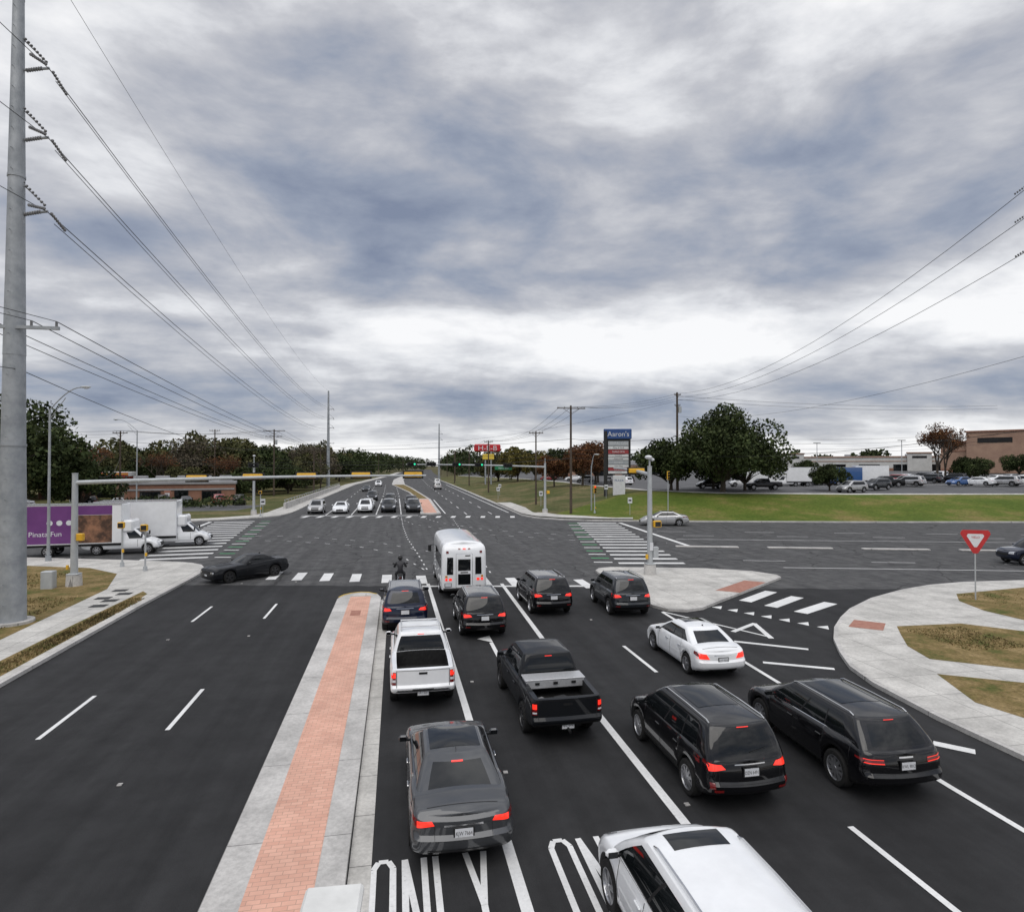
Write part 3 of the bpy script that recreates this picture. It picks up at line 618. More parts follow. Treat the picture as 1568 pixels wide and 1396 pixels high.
mb.prism(fm,-.05,.15,0,0); mb.sheet([(3.8,90),(5.7,90),(6.2,126),(4.4,126)],.154,1); mb.sheet([(4.3,128),(6.2,128),(4,190),(2.4,222),(-1.3,222),(3.3,160)],.154,2); mb.obj('median',angle=0)
# markings
mb=MB([M['white'],M['green'],M['kerb'],M['blk']]); Z=.006; LC=[0]
def line(x0,y0,x1,y1,w=.12,m=0,z=Z):
    LC[0]+=1; z=z+(LC[0]%9)*.0009
    d=Vector((x1-x0,y1-y0)); n=Vector((-d.y,d.x)).normalized()*w/2
    mb.face([(x0+n.x,y0+n.y,z),(x0-n.x,y0-n.y,z),(x1-n.x,y1-n.y,z),(x1+n.x,y1+n.y,z)],m)
def dash(pts,on,off,w=.1,m=0):
    acc=0
    for (a,b),(c,d) in zip(pts,pts[1:]):
        L=math.hypot(c-a,d-b); t=-acc
        while t<L:
            s=max(t,0);e=min(t+on,L)
            if e>s: line(a+(c-a)*s/L,b+(d-b)*s/L,a+(c-a)*e/L,b+(d-b)*e/L,w,m)
            t+=on+off
        acc=(L-(t-(on+off)))%(on+off)
line(2.15,-5,1.82,37.0,.20); line(5.5,-5,5.58,16.6,.20); line(5.58,16.6,6.1,36.2,.20)
for y in(22.9,10.7,34.6): line(8.65,y,8.65,y-3.1,.13)
line(11.6,-5,11.85,11.6,.15); line(11.85,11.6,12.45,27.8,.15)
line(13.2,22.7,15.4,21.2,.22); line(12.8,20.1,14.8,19.0,.22); line(13.9,24.0,15.6,25.1,.22); line(15.55,25.1,14.9,22.8,.22);line(12.5,27.9,15.0,22.9,.12)
line(13.3,13.5,13.9,12.9,.3)
for x in(-5.95,-9.0):
    for y in(33,20.9,8.8,-3): line(x,y,x,y-3.05,.12)
for x in(-5.95,-9.0,8.65):
    for y in(27,15,3,39): mb.box((x,y,.015),(.1,.1,.02),2)
for x,y in((2.3,20),(5.75,18),(5.8,12),(2.35,14),(11.9,15)): mb.box((x+.1,y,.015),(.1,.1,.02),2)
for x in(-7.6,-6.0,-4.3,-2.5,-.6,1.5,3.3,5.2,6.9,8.9,10.9):
    yc=38.9-.33*x; line(x,yc-1.35,x,yc+1.35,.6)
line(-.5,36.6,12.3,34.3,.35)
for (a,b,c,d) in((17.6,29.2,20.4,31.2),(18.2,27.9,20.95,29.7),(18.85,26.5,21.7,28.1)): line(a,b,c,d,.65)
for i in range(7):
    t=i/6; x=15.4+2.6*t; y=28.1-4.3*t; mb.face([(x-.1,y+.28,Z),(x+.12,y-.22,Z),(x+.5,y+.35,Z)],0)
def xwalk(p0,p1,n,ln,w):
    d=(Vector(p1)-Vector(p0)); u=Vector((-d.y,d.x)).normalized()*ln/2
    for i in range(n):
        c=Vector(p0)+d*i/(n-1); line(c.x-u.x,c.y-u.y,c.x+u.x,c.y+u.y,w)
xwalk((17.9,41.8),(23.8,72.0),16,4.7,.65); xwalk((-16.4,50.4),(-19.7,81.5),15,4.6,.65); xwalk((-12.2,87.6),(15.4,82.6),15,2.6,.6)
for t in range(16):
    x=14.0+6.2*t/15;y=43+29*t/15; line(x,y,x+1.3,y-.3,.35,t%2)
    x=-13.0-3*t/15;y=50.5+31*t/15; line(x-.6,y,x+.6,y-.2,.3,t%2)
line(26.6,71.6,24.9,50.2,.45); line(-21.6,66,-22.6,82,.4)
for i in range(9):
    t=i*7.6; mb.box((26+t*.958,49.0-t*.285,.05),(5.2,.5,.12),2,rad(-16.5),bev=.03)
def xl(o,s0=24,s1=120,on=3,off=5,w=.12): dash([(s0,o-.28*(s0-24)),(s1,o-.28*(s1-24))],on,off,w)
xl(55.5,26,120,200,0); xl(62.5,27,120,3,6); xl(58.7,28,120,3,6);xl(42.0,25,110,3,6); xl(38.9,26,110,200,0,.14)
def wl(o,on=3,off=5,w=.12): dash([(-23,o),(-120,o+24)],on,off,w)
wl(58.5,3,6);wl(62,3,6);wl(66,200,0);wl(66.6,200,0);wl(71,3,6);wl(75,3,6)
dash([(2.0,42),(1.6,50),(1.0,60),(.7,72),(.6,86)],.6,1.3,.1); dash([(6.0,40),(6.6,60),(7.2,82)],.6,1.6,.1)
dash([(1.8,42),(0,50),(-4,56),(-10,60),(-18,63)],.6,1.6,.1)
dash([(3,86),(5,76),(10,66),(17,60),(24,57)],.6,1.3,.1); dash([(-.3,86),(2,74),(8,63),(16,56),(24,52.5)],.6,1.6,.1)
dash([(-18,66),(-10,64),(-2,58),(3,50),(4.5,42)],.6,1.6,.1)
for x in(-9.8,-6.3,-2.9,.6):
    line(x,90,x-.1,132,.16); dash([(x-.1,140),(x-1.0,225)],4,9,.15)
line(-13,89.6,2.9,87.2,.5)
for x in(9.8,13.4): dash([(x,88),(x+.9,225),(x+3,334)],4,9,.15)
line(16.2,90,17.2,221,.2); line(6.9,90,7.3,126,.18)
def stroke(pts,w=.11):
    for a,b in zip(pts,pts[1:]): line(a[0],a[1],b[0],b[1],w)
def only(x0,x1,y0,y1):
    w=(x1-x0)/4*.62; gp=(x1-x0)/4; H=y1-y0
    def P(i,pts): stroke([(x0+i*gp+px*w+.04,y0+py*H) for px,py in pts])
    P(0,[(0,.10),(0,.93),(.25,1),(.75,1),(1,.93),(1,.10),(.75,0),(.25,0),(0,.10)])
    P(1,[(0,0),(0,1),(1,0),(1,1)]); P(2,[(0,1),(0,0),(1,0)]); P(3,[(0,1),(.5,.5),(1,1)]); P(3,[(.5,.5),(.5,0)])
only(-.42,1.72,8.5,11.25); only(2.75,5.0,8.5,11.3)
mb.face([(3.2,24.9,Z),(3.75,25.3,Z),(3.75,24.3,Z)],0); mb.face([(3.6,24.3,Z),(3.75,24.3,Z),(3.75,22.0,Z),(3.6,22.0,Z)],0)
for x,y in((-14.3,33.5),(-14.3,34.7),(-14.9,35.4),(-14.3,36.4),(-14.9,37.4)): mb.box((x,y,.14),(.7,.55,.012),3)
mb.obj('road_markings',angle=0)
mb=MB([mat('pier_concrete',(.62,.62,.60),(.74,.74,.72),2,.8)]); mb.box((-.72,5.2,1.2),(.52,3.3,2.5),0,rad(-3),bev=.04); mb.box((-.72,5.2,2.50),(.60,3.38,.10),0,rad(-3),bev=.03); mb.obj('bridge_pier')
# ---------------------------------------------------------------- poles, signals, wires
def steel_pole(name,x,y,H,r0,r1,arms,low=None,sgn=1):
    mb=MB([M['gal'],M['insul'],M['wire'],M['kerb']]); n=8
    for i in range(n):
        a=i/n;b=(i+1)/n
        mb.cyl((0,0,H*a),(0,0,H*b),r0+(r1-r0)*a+(.012 if i%2 else 0),r0+(r1-r0)*b,12,0)
        if i in(2,5): mb.cyl((0,0,H*a-.05),(0,0,H*a+.05),r0+(r1-r0)*a+.03,None,12,0)
    for i in range(int(H/.9)):
        rr=r0+(r1-r0)*(i*.9/H); mb.cyl((0,-rr,.9*i+1),(0.0,-rr-.16,.9*i+1),.015,None,4,0)
    mb.cyl((0,0,0),(0,0,.25),r0+.28,None,16,3)
    ends=[]
    for z,L in arms:
        mb.tube([(0,0,z),(sgn*L,0,z+.25)],.06,6,0)
        mb.tube([(0,0,z+1.6),(sgn*(L-.1),0,z+.5)],.025,6,1)
        for k in range(9):
            t=k/8; mb.cyl((sgn*(.15+(L-.3)*t),0,z+1.6-1.05*t-.02),(sgn*(.15+(L-.3)*t)+.03,0,z+1.6-1.05*t-.05),.065,None,8,1)
            if k<7: mb.cyl((sgn*(.35+(L-.5)*t),0,z+.05+.2*t),(sgn*(.35+(L-.5)*t)+.04*sgn,0,z+.05+.2*t),.09,None,8,1)
        for s in(-1,1):
            for k in range(8): mb.ell((sgn*L,s*(.3+.16*k),z+.25-.045*k),(.075,.045,.075),1,7,4)
        ends.append((x+sgn*L,y,z+.2))
    if low:
        z,L=low; mb.box((0,-.3,z),(2*L,.12,.14),0)
        for s in(-1,-.45,.45,1):
            mb.cyl((s*L*.94,-.3,z),(s*L*.94,-.3,z+.3),.06,.05,8,1); ends.append((x+s*L*.94,y-.3,z+.3))
    mb.cyl((0,0,H),(0,0,H+.05),r1,None,10,0)
    mb.obj(name,(x,y,0)); return ends
E1=steel_pole('steel_utility_pole',-16.5,30.6,31.5,.56,.17,[(24.4,1.25),(21.3,1.25),(18.0,1.25)],(13.0,1.9))
E2=steel_pole('steel_utility_pole',-21.9,208,31,.6,.25,[(25,1.6),(22,1.6),(19,1.6)],(14,1.9))
E0=[(e[0]-3,-95,e[2]+1) for e in E1]
E3=steel_pole('steel_utility_pole',41.9,32.9,29,.5,.2,[(25.2,1.3),(23.3,1.3),(21.0,1.3)],None,-1)
E4=steel_pole('steel_utility_pole',20,301,27,.55,.25,[(22,1.5),(19,1.5)],None)
WB=MB([M['wire']])
def wire(a,b,sag=1.0,r=.02,n=14):
    a=Vector(a);b=Vector(b);pts=[]
    for i in range(n+1):
        t=i/n; p=a.lerp(b,t); p.z-=sag*4*t*(1-t); pts.append(p)
    for p,q in zip(pts,pts[1:]): WB.cyl(p,q,r,None,4,0,False)
for i,(a,b) in enumerate(zip(E1,E2)):
    wire(a,b,3.4 if i<3 else 2.6,.02,20)
    if i<3: wire((a[0]+.25,a[1],a[2]-.5),(b[0]+.25,b[1],b[2]-.5),3.6,.016,20)
    wire(a,E0[i],3,.016)
wire((-16.5,30.6,31.3),(-21.9,208,31),2.6,.012,20)
wire((-16.3,30.6,11.2),(-26.7,145,11.5),2.2,.018,18); wire((-16.3,30.6,11.2),(-13,-60,12),2,.018)
def wood_pole(x,y,H,arms=((.3,1.1),),r=.17,tr=False,z0=None):
    z0=gz(x,y) if z0 is None else z0
    mb=MB([M['wood'],M['insul'],M['gal2']]); mb.cyl((0,0,z0-.3),(0,0,H),r,r*.65,9,0)
    for dz,L in arms:
        mb.box((0,-.15,H-dz),(2*L,.1,.12),0)
        for s in(-1,-.5,.5,1): mb.cyl((s*L*.93,-.15,H-dz),(s*L*.93,-.15,H-dz+.25),.05,.04,6,1)
        mb.tube([(L*.6,-.15,H-dz),(0,0,H-dz-.7)],.025,5,0); mb.tube([(-L*.6,-.15,H-dz),(0,0,H-dz-.7)],.025,5,0)
    if tr: mb.cyl((.45,-.1,H-3.4),(.45,-.1,H-2.4),.28,None,12,2)
    mb.obj('wooden_utility_pole',(x,y,0)); return (x,y,H)
wood_pole(23.5,82.2,15.2,((.4,2.0),),.2); wood_pole(46.2,97,19.2,((.4,.6),(2.2,.5)),.24,True); wood_pole(22.6,100,12.6,((.3,1.2),))
wood_pole(-40,148,15.0,z0=0);wood_pole(-27,145.6,15,((.4,2.3),(1.6,1.8)),.2,True,z0=0);wood_pole(-44,110,12.5,z0=0)
for x,y,h in((22,150,13),(23,200,13),(24,260,13),(27,340,14),(-30,250,14),(-18,330,14),(4,420,13),(-12,420,14),(-21,180,12),(21,230,12),(-24,290,15),(30,430,14),(-19,150,11)): wood_pole(x,y,h,z0=.2,r=.2)
for k in range(3):
    wire(E3[k],(46.2,97,19.0-.55*k),3.2-.3*k,.02,18); wire(E3[k],(60,-20,E3[k][2]+1),2,.02)
    wire((46.2,97,19.0-.4*k),(23.5+(k-1)*1.6,82.2,15.0),.7,.022); wire((23.5+(k-1)*1.6,82.2,15),(22.6+(k-1),100,12.6),.2,.02)
    wire((22.6+(k-1),100,12.6),(22+(k-1),150,13.1),.7,.022); wire((22+(k-1),150,13.1),(23+(k-1),200,13),.7,.025);wire((23+(k-1),200,13),(24+(k-1),260,13),.7,.025)
    wire((-27+(k-1)*2,145.6,14.9),(-30+(k-1),250,14),.8,.025); wire((-27+(k-1)*2,145.6,14.9),(-44+(k-1),110,12.6),.8,.025); wire((-44,110,12.5-.5*k),(-110,90,13),1.0,.025)
    wire((-40,148,14.3-.4*k),(-27,145.6,14-.4*k),.5,.025)
wire((46.2,97,15.2),(41,31,14.6),1.8,.015,18)
for k,(z,s) in enumerate(((18.6,.8),(18.0,.9),(12.0,1.2),(11.3,1.3),(10.2,1.2),(9.6,1.3))): wire((46.2,97,z),(125,110,z+1.0+(k>1)*1.2),s,.026,14)
for k,z in enumerate((9.2,8.6,8.0,10.6)):
    wire((23.5,82.2,z),(-44,110,z-.6+.3*k),1.5,.03,18); wire((46.2,97,z+1.2),(23.5,82.2,z),.5,.03)
wire((23.5,82.2,7.9),(-27,145,8.6),1.3,.035,16); wire((46.2,97,8.8),(41.9,33,9.5),1.0,.025); wire((46.2,97,17.8),(-27,145.6,12),3.4,.02,18)
wire((-44,110,9),(-60,60,9.5),1,.025);wire((-44,110,8.4),(-18,42,6.3),1,.018)
for z in (8.3,9.4,10.2): wire((125,100,z+2),(41.9,32.9,z),1.4,.024,14)
WB.obj('overhead_wires',angle=0)
def signal_head(mb,x,y,z,face=1,lit=1,n=3,horiz=True,s=1.0):
    if horiz:
        mb.box((x,y,z),(1.12*s,.2*s,.32*s),1,bev=.04); mb.box((x,y+.10*face,z),(1.3*s,.03,.5*s),2)
        for k in range(3):
            cx=x+(k-1)*.36*s; c0=(cx,y+face*.11,z); c1=(cx,y+face*.30,z)
            mb.cyl(c0,c1,.15*s,.15*s,10,2,False); mb.cyl(c0,(cx,y+face*.14,z),.13*s,None,10,(3 if (lit==1 and k==2) else 4 if (lit==2 and k==0) else 2))
    else:
        mb.box((x,y,z),(.34*s,.2*s,1.05*s),1,bev=.04)
        for k in range(3):
            cz=z+(k-1)*.34*s; mb.cyl((x,y+face*.1,cz),(x,y+face*.27,cz),.14*s,None,10,2,False); mb.cyl((x,y+face*.1,cz),(x,y+face*.13,cz),.12*s,None,10,4 if (lit==2 and k==2) else 2)
SM=[M['gal2'],M['yel'],M['blk'],M['lgreen'],M['lred'],M['plate'],M['kerb'],mat('street_sign_green',(.01,.16,.06),(.015,.18,.07),5,.5)]
def mast(name,x,y,H,ang,L,heads,face,lits,r=.17,extra=None,s=1.0):
    mb=MB(SM); mb.cyl((0,0,0),(0,0,H+.15),r,r*.72,14,0); mb.cyl((0,0,0),(0,0,.75),r*2.1,r*1.9,16,6); mb.box((0,0,.8),(r*3,r*3,.08),0,bev=.02); mb.cyl((0,0,H+.15),(0,0,H+.2),r*.8,None,12,0)
    d=Vector((math.cos(ang),math.sin(ang),0)); n=8
    for i in range(n):
        a=i/n;b=(i+1)/n; p=lambda t:d*(L*t)+Vector((0,0,H-.35+.35*(1-(1-t)**2)))
        mb.cyl(p(a),p(b),.13*(1-a)+.055*a,.13*(1-b)+.055*b,10,0)
    for h,l in zip(heads,lits):
        pz=H-.35+.35*(1-(1-h/L)**2); q=d*h; mm=MB(SM); signal_head(mm,0,0,0,face,l,s=s)
        R=Matrix.Rotation(ang if abs(math.cos(ang))>.7 else 0,3,'Z')
        if math.cos(ang)<-.7: R=Matrix.Rotation(ang-math.pi,3,'Z')
        i=len(mb.v); mb.v+=[tuple(R@Vector(v)+Vector((q.x,q.y+.18*face,pz+.05))) for v in mm.v]; mb.f+=[tuple(i+k for k in f) for f in mm.f]; mb.m+=mm.m
    if extra: extra(mb)
    return mb.obj(name,(x,y,0))
def ex1(mb):
    mb.box((.35,-.1,2.9),(.35,.3,.42),1,bev=.04); mb.box((-.3,-.1,1.2),(.12,.16,.26),1,bev=.03)
    mb.box((-1.0,-.6,.55),(.6,.5,1.1),0,bev=.03)
mast('traffic_signal_mast',-18.1,39.4,6.35,0,19.9,[6.4,9.55,12.65,15.9,19.1],1,[0]*5,.20,ex1)
def ex2(mb):
    mb.cyl((0,0,6.4),(0,0,7.4),.07,.05,10,0); mb.ell((-.12,-.1,7.5),(.22,.3,.13),5); mb.ell((.16,-.05,7.35),(.12,.2,.1),5)
    mb.box((.42,-.15,3.3),(.5,.3,.42),1,bev=.05); mb.box((.42,-.31,3.3),(.36,.02,.3),2); mb.box((-.25,-.1,1.25),(.14,.18,.3),1,bev=.03); mb.box((0,-.25,1.9),(.22,.02,.5),5)
    mb.box((.35,0,1.5),(.35,.3,.7),0,bev=.03)
mast('traffic_signal_mast',15.7,36.9,6.75,rad(80),13,[3.6],1,[0],.19,ex2)
def ex3(mb):
    mb.box((-6.0,-.1,6.6),(2.4,.05,.5),7); mb.text('Metric Blvd',.3,Matrix.Translation((-6,-.14,6.5))@Matrix.Rotation(math.pi/2,4,'X'),5)
    mb.box((.4,-.1,3.2),(.4,.3,.45),1); mb.cyl((0,0,6.9),(0,0,8),.06,.05,8,0)
mast('traffic_signal_mast',20.6,85.3,7.1,math.pi,19.4,[5.4,9.4,12.5,16,18.6],-1,[0,1,1,0,1],.2,ex3)
def ex4(mb): mb.cyl((0,0,6.9),(0,0,8.2),.06,.05,8,0); mb.ell((0,0,8.3),(.2,.3,.12),5)
mast('traffic_signal_mast',-19.5,91,7.0,rad(-78),9,[4,7],-1,[0,0],.2,ex4)
def ped(x,y,H=3.2,lit=0,z0=.13,signal=False):
    mb=MB(SM); mb.cyl((0,0,z0),(0,0,H),.055,None,10,0); mb.cyl((0,0,z0),(0,0,z0+.3),.14,.12,12,0)
    if signal: signal_head(mb,.0,-.12,H-.5,-1,lit,horiz=False)
    else: mb.box((.0,-.2,H-.25),(.42,.25,.42),1,bev=.04); mb.box((0,-.335,H-.25),(.32,.02,.3),4 if lit==2 else 2)
    mb.box((.08,-.1,1.2),(.12,.12,.22),1,bev=.02); mb.obj('pedestrian_signal',(x,y,0))
ped(-16.1,44.1);ped(-18.3,46.2);ped(26.5,81.0,4.2,2,z0=gz(26.5,81),signal=True);ped(-18,88,3.6);ped(33.5,73,6.2,0,signal=True,z0=gz(33.5,73))
def lamp(x,y,H,L,ang=0):
    mb=MB([M['gal'],M['gal2'],M['lens']]); mb.cyl((0,0,.1),(0,0,H-1.6),.11,.07,10,0); mb.cyl((0,0,.1),(0,0,.5),.2,.18,10,0)
    pts=[(L*i/8,0,H-1.6+1.6*math.sin(i/8*math.pi/2)) for i in range(9)]
    mb.tube(pts,.04,7,0); mb.tube([(0,0,H-2.3),(L*.5,0,H-.75)],.025,6,0)
    mb.ell((L+.3,0,H+.02),(.42,.16,.09),1); mb.ell((L+.35,0,H-.05),(.22,.12,.07),2); mb.obj('street_lamp',(x,y,0),ang)
lamp(-24.6,49.9,12.6,2.3,rad(-12)); lamp(-37,98,13.6,2.8,math.pi-.2); lamp(46,99,12,.6); lamp(27,84,8.5,.5)
for x,y in((120,130),(135,135),(150,150),(112,150),(170,140)):
    mb=MB([M['gal2'],M['blk']]); mb.cyl((0,0,3),(0,0,13),.1,.08,8,0); mb.box((0,0,13),(2.0,.4,.15),1,bev=.03); mb.obj('parking_lot_lamp',(x,y,0))
mb=MB([M['gal2'],mat('sign_red',(.45,.02,.025),(.5,.03,.03),4,.4),M['plate']])
mb.cyl((0,0,.1),(0,0,3.6),.035,None,8,0)
def tri(s,y,m,z=3.05):
    pts=[]
    for a in(-90,30,150):
        for da in(-9,0,9):
            q=rad(a+da); pts.append((s*math.cos(q)*(.985 if da else 1),y,z+.18+s*math.sin(q)*(.985 if da else 1)))
    mb.face(pts,m)
tri(.74,-.05,1);tri(.42,-.056,2); tri(.745,-.04,0)
mb.text('YIELD',.15,Matrix.Translation((0,-.062,3.27))@Matrix.Rotation(math.pi/2,4,'X'),1); mb.obj('yield_sign',(29.1,26.9,0),rad(-25))
mb=MB([M['blk'],mat('sign_blue',(.02,.06,.20),(.03,.08,.25),3,.4),mat('sign_white',(.7,.71,.72),(.6,.6,.62),2,.5),M['kerb'],mat('sign_maroon',(.3,.03,.04),(.35,.05,.05),3,.5),mat('sign_gray',(.3,.32,.35),(.4,.42,.44),4,.5)])
mb.box((-2.0,0,6.4),(.55,.8,12.6),0,bev=.03); mb.box((1.95,0,9.0),(.35,.6,7.6),0,bev=.03); mb.box((0,0,12.2),(4.6,.7,1.7),1,bev=.08); mb.box((.1,.05,8.6),(3.6,.4,6.2),0)
mb.text("Aaron's",1.15,Matrix.Translation((.1,-.37,11.8))@Matrix.Rotation(math.pi/2,4,'X'),2)
zz=11.05
for k,(h,m,t) in enumerate(((.85,5,'DENTAL CARE'),(.6,2,'Pizza & Grill'),(.75,4,'NAILS SPA'),(.5,2,'Insurance'),(.55,2,'Alterations'),(.7,5,'FITNESS'),(.5,2,'Vapor Shop'),(.55,4,'Tax Service'),(.5,2,'Cleaners'))):
    mb.box((.12,-.2,zz-h/2),(3.4,.12,h-.08),m,bev=.02); mb.text(t,h*.6,Matrix.Translation((.12,-.27,zz-h*.68))@Matrix.Rotation(math.pi/2,4,'X'),0 if m==2 else 2); zz-=h
mb.box((.2,-.1,3.4),(2.0,.6,3.8),2,bev=.05); mb.text('PLAZA',.5,Matrix.Translation((.2,-.42,4.3))@Matrix.Rotation(math.pi/2,4,'X'),1)
mb.box((0,0,1.1),(4.4,1.2,1.2),3,bev=.05); mb.obj('pylon_sign',(36.2,98.4,0),rad(-14))
mb=MB([mat('sign_red2',(.5,.015,.02),(.55,.02,.03),3,.4),M['plate'],mat('sign_yellow',(.7,.5,.05),(.75,.55,.08),3,.5),M['gal']])
mb.box((0,0,12.4),(8.4,.8,2.3),0,bev=.4); mb.text('H-E-B',2.1,Matrix.Translation((0,-.43,11.65))@Matrix.Rotation(math.pi/2,4,'X'),1,sx=1.2); mb.box((.3,0,9.6),(3.6,.7,1.7),2,bev=.1)
mb.cyl((-.6,0,1),(-.6,0,11.4),.25,None,8,3); mb.cyl((1.2,0,1),(1.2,0,11.4),.25,None,8,3); mb.obj('store_sign',(27.8,192,0))
for x,y,z in((33,95,1.4),(22.5,96,.4),(30,77,.3),(19.5,120,.2),(-17.3,86,.1),(21.5,130,.5)):
    mb=MB([M['gal2'],M['plate'],M['trim']]); mb.cyl((0,0,z),(0,0,z+2.4),.03,None,6,0); mb.box((0,-.04,z+2.1),(.6,.02,.75),1); mb.box((0,-.054,z+2.1),(.4,.006,.2),2); mb.obj('traffic_sign',(x,y,0))
# ---------------------------------------------------------------- buildings
TAN=mat('stucco_tan',(.30,.19,.14),(.38,.25,.18),.4,.9); BRK=mat('brick_wall',(.24,.12,.08),(.3,.16,.11),1.5,.9); WHT=mat('stucco_white',(.6,.6,.58),(.5,.5,.48),.5,.9); ROOF=mat('roof_gray',(.25,.25,.26),(.35,.35,.36),.3,.8); REDB=mat('canopy_red',(.32,.03,.02),(.38,.04,.03),1,.5)
def building(name,x,y,rot,w,d,h,z0,wall,band,openings,towers=()):
    mb=MB([wall,band,M['glass'],ROOF,M['trim'],BRK]); mb.box((0,0,z0+h/2),(w,d,h),0); mb.box((0,0,z0+h+.2),(w+.5,d+.5,.5),1,bev=.05); mb.box((0,0,z0+h+.5),(w*.96,d*.96,.1),3)
    mb.box((0,-d/2-.04,z0+.6),(w-.2,.1,1.2),5); mb.box((0,-d/2-.06,z0+h*.72),(w-.2,.14,.3),1)
    for ox,ow,oh,oz in openings:
        mb.box((ox,-d/2-.03,z0+oz+oh/2),(ow+.3,.16,oh+.3),4); mb.box((ox,-d/2-.12,z0+oz+oh/2),(ow,.04,oh),2)
        k=max(1,int(ow/1.5))
        for i in range(1,k): mb.box((ox-ow/2+ow*i/k,-d/2-.16,z0+oz+oh/2),(.08,.05,oh),4)
    for tx,tw,th in towers:
        mb.box((tx,-d/2-.4,z0+th/2),(tw,2.6,th),0); mb.box((tx,-d/2-.4,z0+th+.25),(tw+.6,3.2,.5),1,bev=.05); mb.box((tx,-d/2-1.75,z0+th*.8),(tw*.6,.1,th*.12),4)
    for i in range(5): mb.box((-w*.4+w*.2*i,0,z0+h+1.0),(2.2,2,1.0),3,bev=.1)
    mb.obj(name,(x,y,0),rot)
building('big_box_store',220,143,rad(-55),100,50,9.5,4.6,TAN,BRK,[(-30,8,3,0),(-5,14,4,0),(20,8,3,0),(38,5,3,0)],[(-36,14,12.5),(0,20,13)])
building('strip_mall',190,235,rad(-40),110,25,5.5,4.6,WHT,TAN,[(-40+i*12,7,2.6,0) for i in range(8)],[(-20,8,7),(25,8,7)])
building('strip_mall',75,215,rad(-20),45,20,4.5,2.6,TAN,ROOF,[(-16+i*8,5,2.4,0) for i in range(5)])
building('small_shop',-63,150,rad(20),22,12,4.2,.1,TAN,REDB,[(-6,4,2.4,0),(0,4,2.4,0),(6,4,2.4,0)])
building('small_shop',-40,128,rad(12),18,10,3.4,.1,BRK,ROOF,[(-5,3,2,0),(0,2,2.2,0),(5,3,2,0)])
building('small_shop',-95,125,rad(25),24,12,4.5,.1,WHT,REDB,[(-6,4,2.4,0),(0,4,2.4,0),(6,4,2.4,0)])
mb=MB([REDB,WHT,M['gal2'],mat('canopy_yellow',(.6,.35,.05),(.65,.4,.08),2,.5)])
mb.box((0,0,5.3),(11,9,.8),1,bev=.05); mb.box((0,-4.54,5.3),(11,.06,.6),0); mb.box((0,-4.59,5.35),(11,.03,.2),3)
for x in(-4,4):
    for y in(-2.5,2.5): mb.cyl((x,y,0),(x,y,5),.2,None,8,2)
    mb.box((x,0,.9),(.8,1.2,1.7),1,bev=.05)
mb.obj('gas_station_canopy',(-56,131,0),rad(12))
mb=MB([M['kerb'],M['gal2']])
mb.box((-17.4,150,.55),(.35,95,1.0),0,bev=.04)
for i in range(32): mb.box((-17.4,103+3*i,1.25),(.08,.08,.5),1)
mb.box((-17.4,150,1.5),(.08,95,.08),1); mb.obj('retaining_wall')
mb=MB([M['redramp'],M['kerb'],M['blk'],M['plate']])
mb.box((0,0,1.2),(1.1,.3,2.4),0,bev=.05); mb.box((0,-.17,1.7),(.8,.04,.6),3); mb.obj('advertising_sign',(-40.6,121,0))
# ---------------------------------------------------------------- vegetation
def leafmat(name,cols):
    m=bpy.data.materials.new(name); m.use_nodes=True; N=NT(m.node_tree); b=m.node_tree.nodes['Principled BSDF']
    geo=N.n('ShaderNodeNewGeometry'); c=N.ramp(geo.outputs['Random Per Island'],[(i/(len(cols)-1),c) for i,c in enumerate(cols)])
    c=N.mix(1.0,c,N.ramp(N.noise(geo.outputs['Position'],.35,3,.6),[(.35,g(.5)),(.65,g(1.5))]),'MULTIPLY')
    N.l(c,b.inputs['Base Color']); b.inputs['Roughness'].default_value=.8; b.inputs['Specular IOR Level'].default_value=.15
    return m
LOAK=leafmat('foliage_oak',[(.022,.034,.012),(.040,.055,.020),(.065,.08,.03)])
LOLV=leafmat('foliage_olive',[(.045,.05,.018),(.07,.072,.028),(.11,.10,.045)])
LBRN=leafmat('foliage_brown',[(.07,.028,.014),(.12,.05,.022),(.15,.08,.035)])
LYEL=leafmat('foliage_yellow',[(.08,.075,.02),(.13,.11,.03),(.16,.13,.04)])
LGRY=leafmat('foliage_grayish',[(.07,.055,.04),(.10,.085,.06),(.13,.11,.08)])
def leaves(centers,radii,n,size,dens=.5):
    centers=np.array(centers);radii=np.array(radii)
    wv=radii.prod(axis=1)**(2/3); idx=rng.choice(len(centers),n,p=wv/wv.sum())
    d=rng.normal(size=(n,3)); d/=np.linalg.norm(d,axis=1)[:,None]
    r=rng.random(n)**dens; r=.45+.6*r
    p=centers[idx]+d*radii[idx]*r[:,None]
    a=rng.normal(size=(n,3)); a/=np.linalg.norm(a,axis=1)[:,None]; b=np.cross(a,rng.normal(size=(n,3))); b/=np.linalg.norm(b,axis=1)[:,None]
    s=size*(.5+rng.random(n))[:,None]
    return np.stack([p+a*s,p+b*s*.6,p-a*s,p-b*s*.6],1).reshape(-1,3)
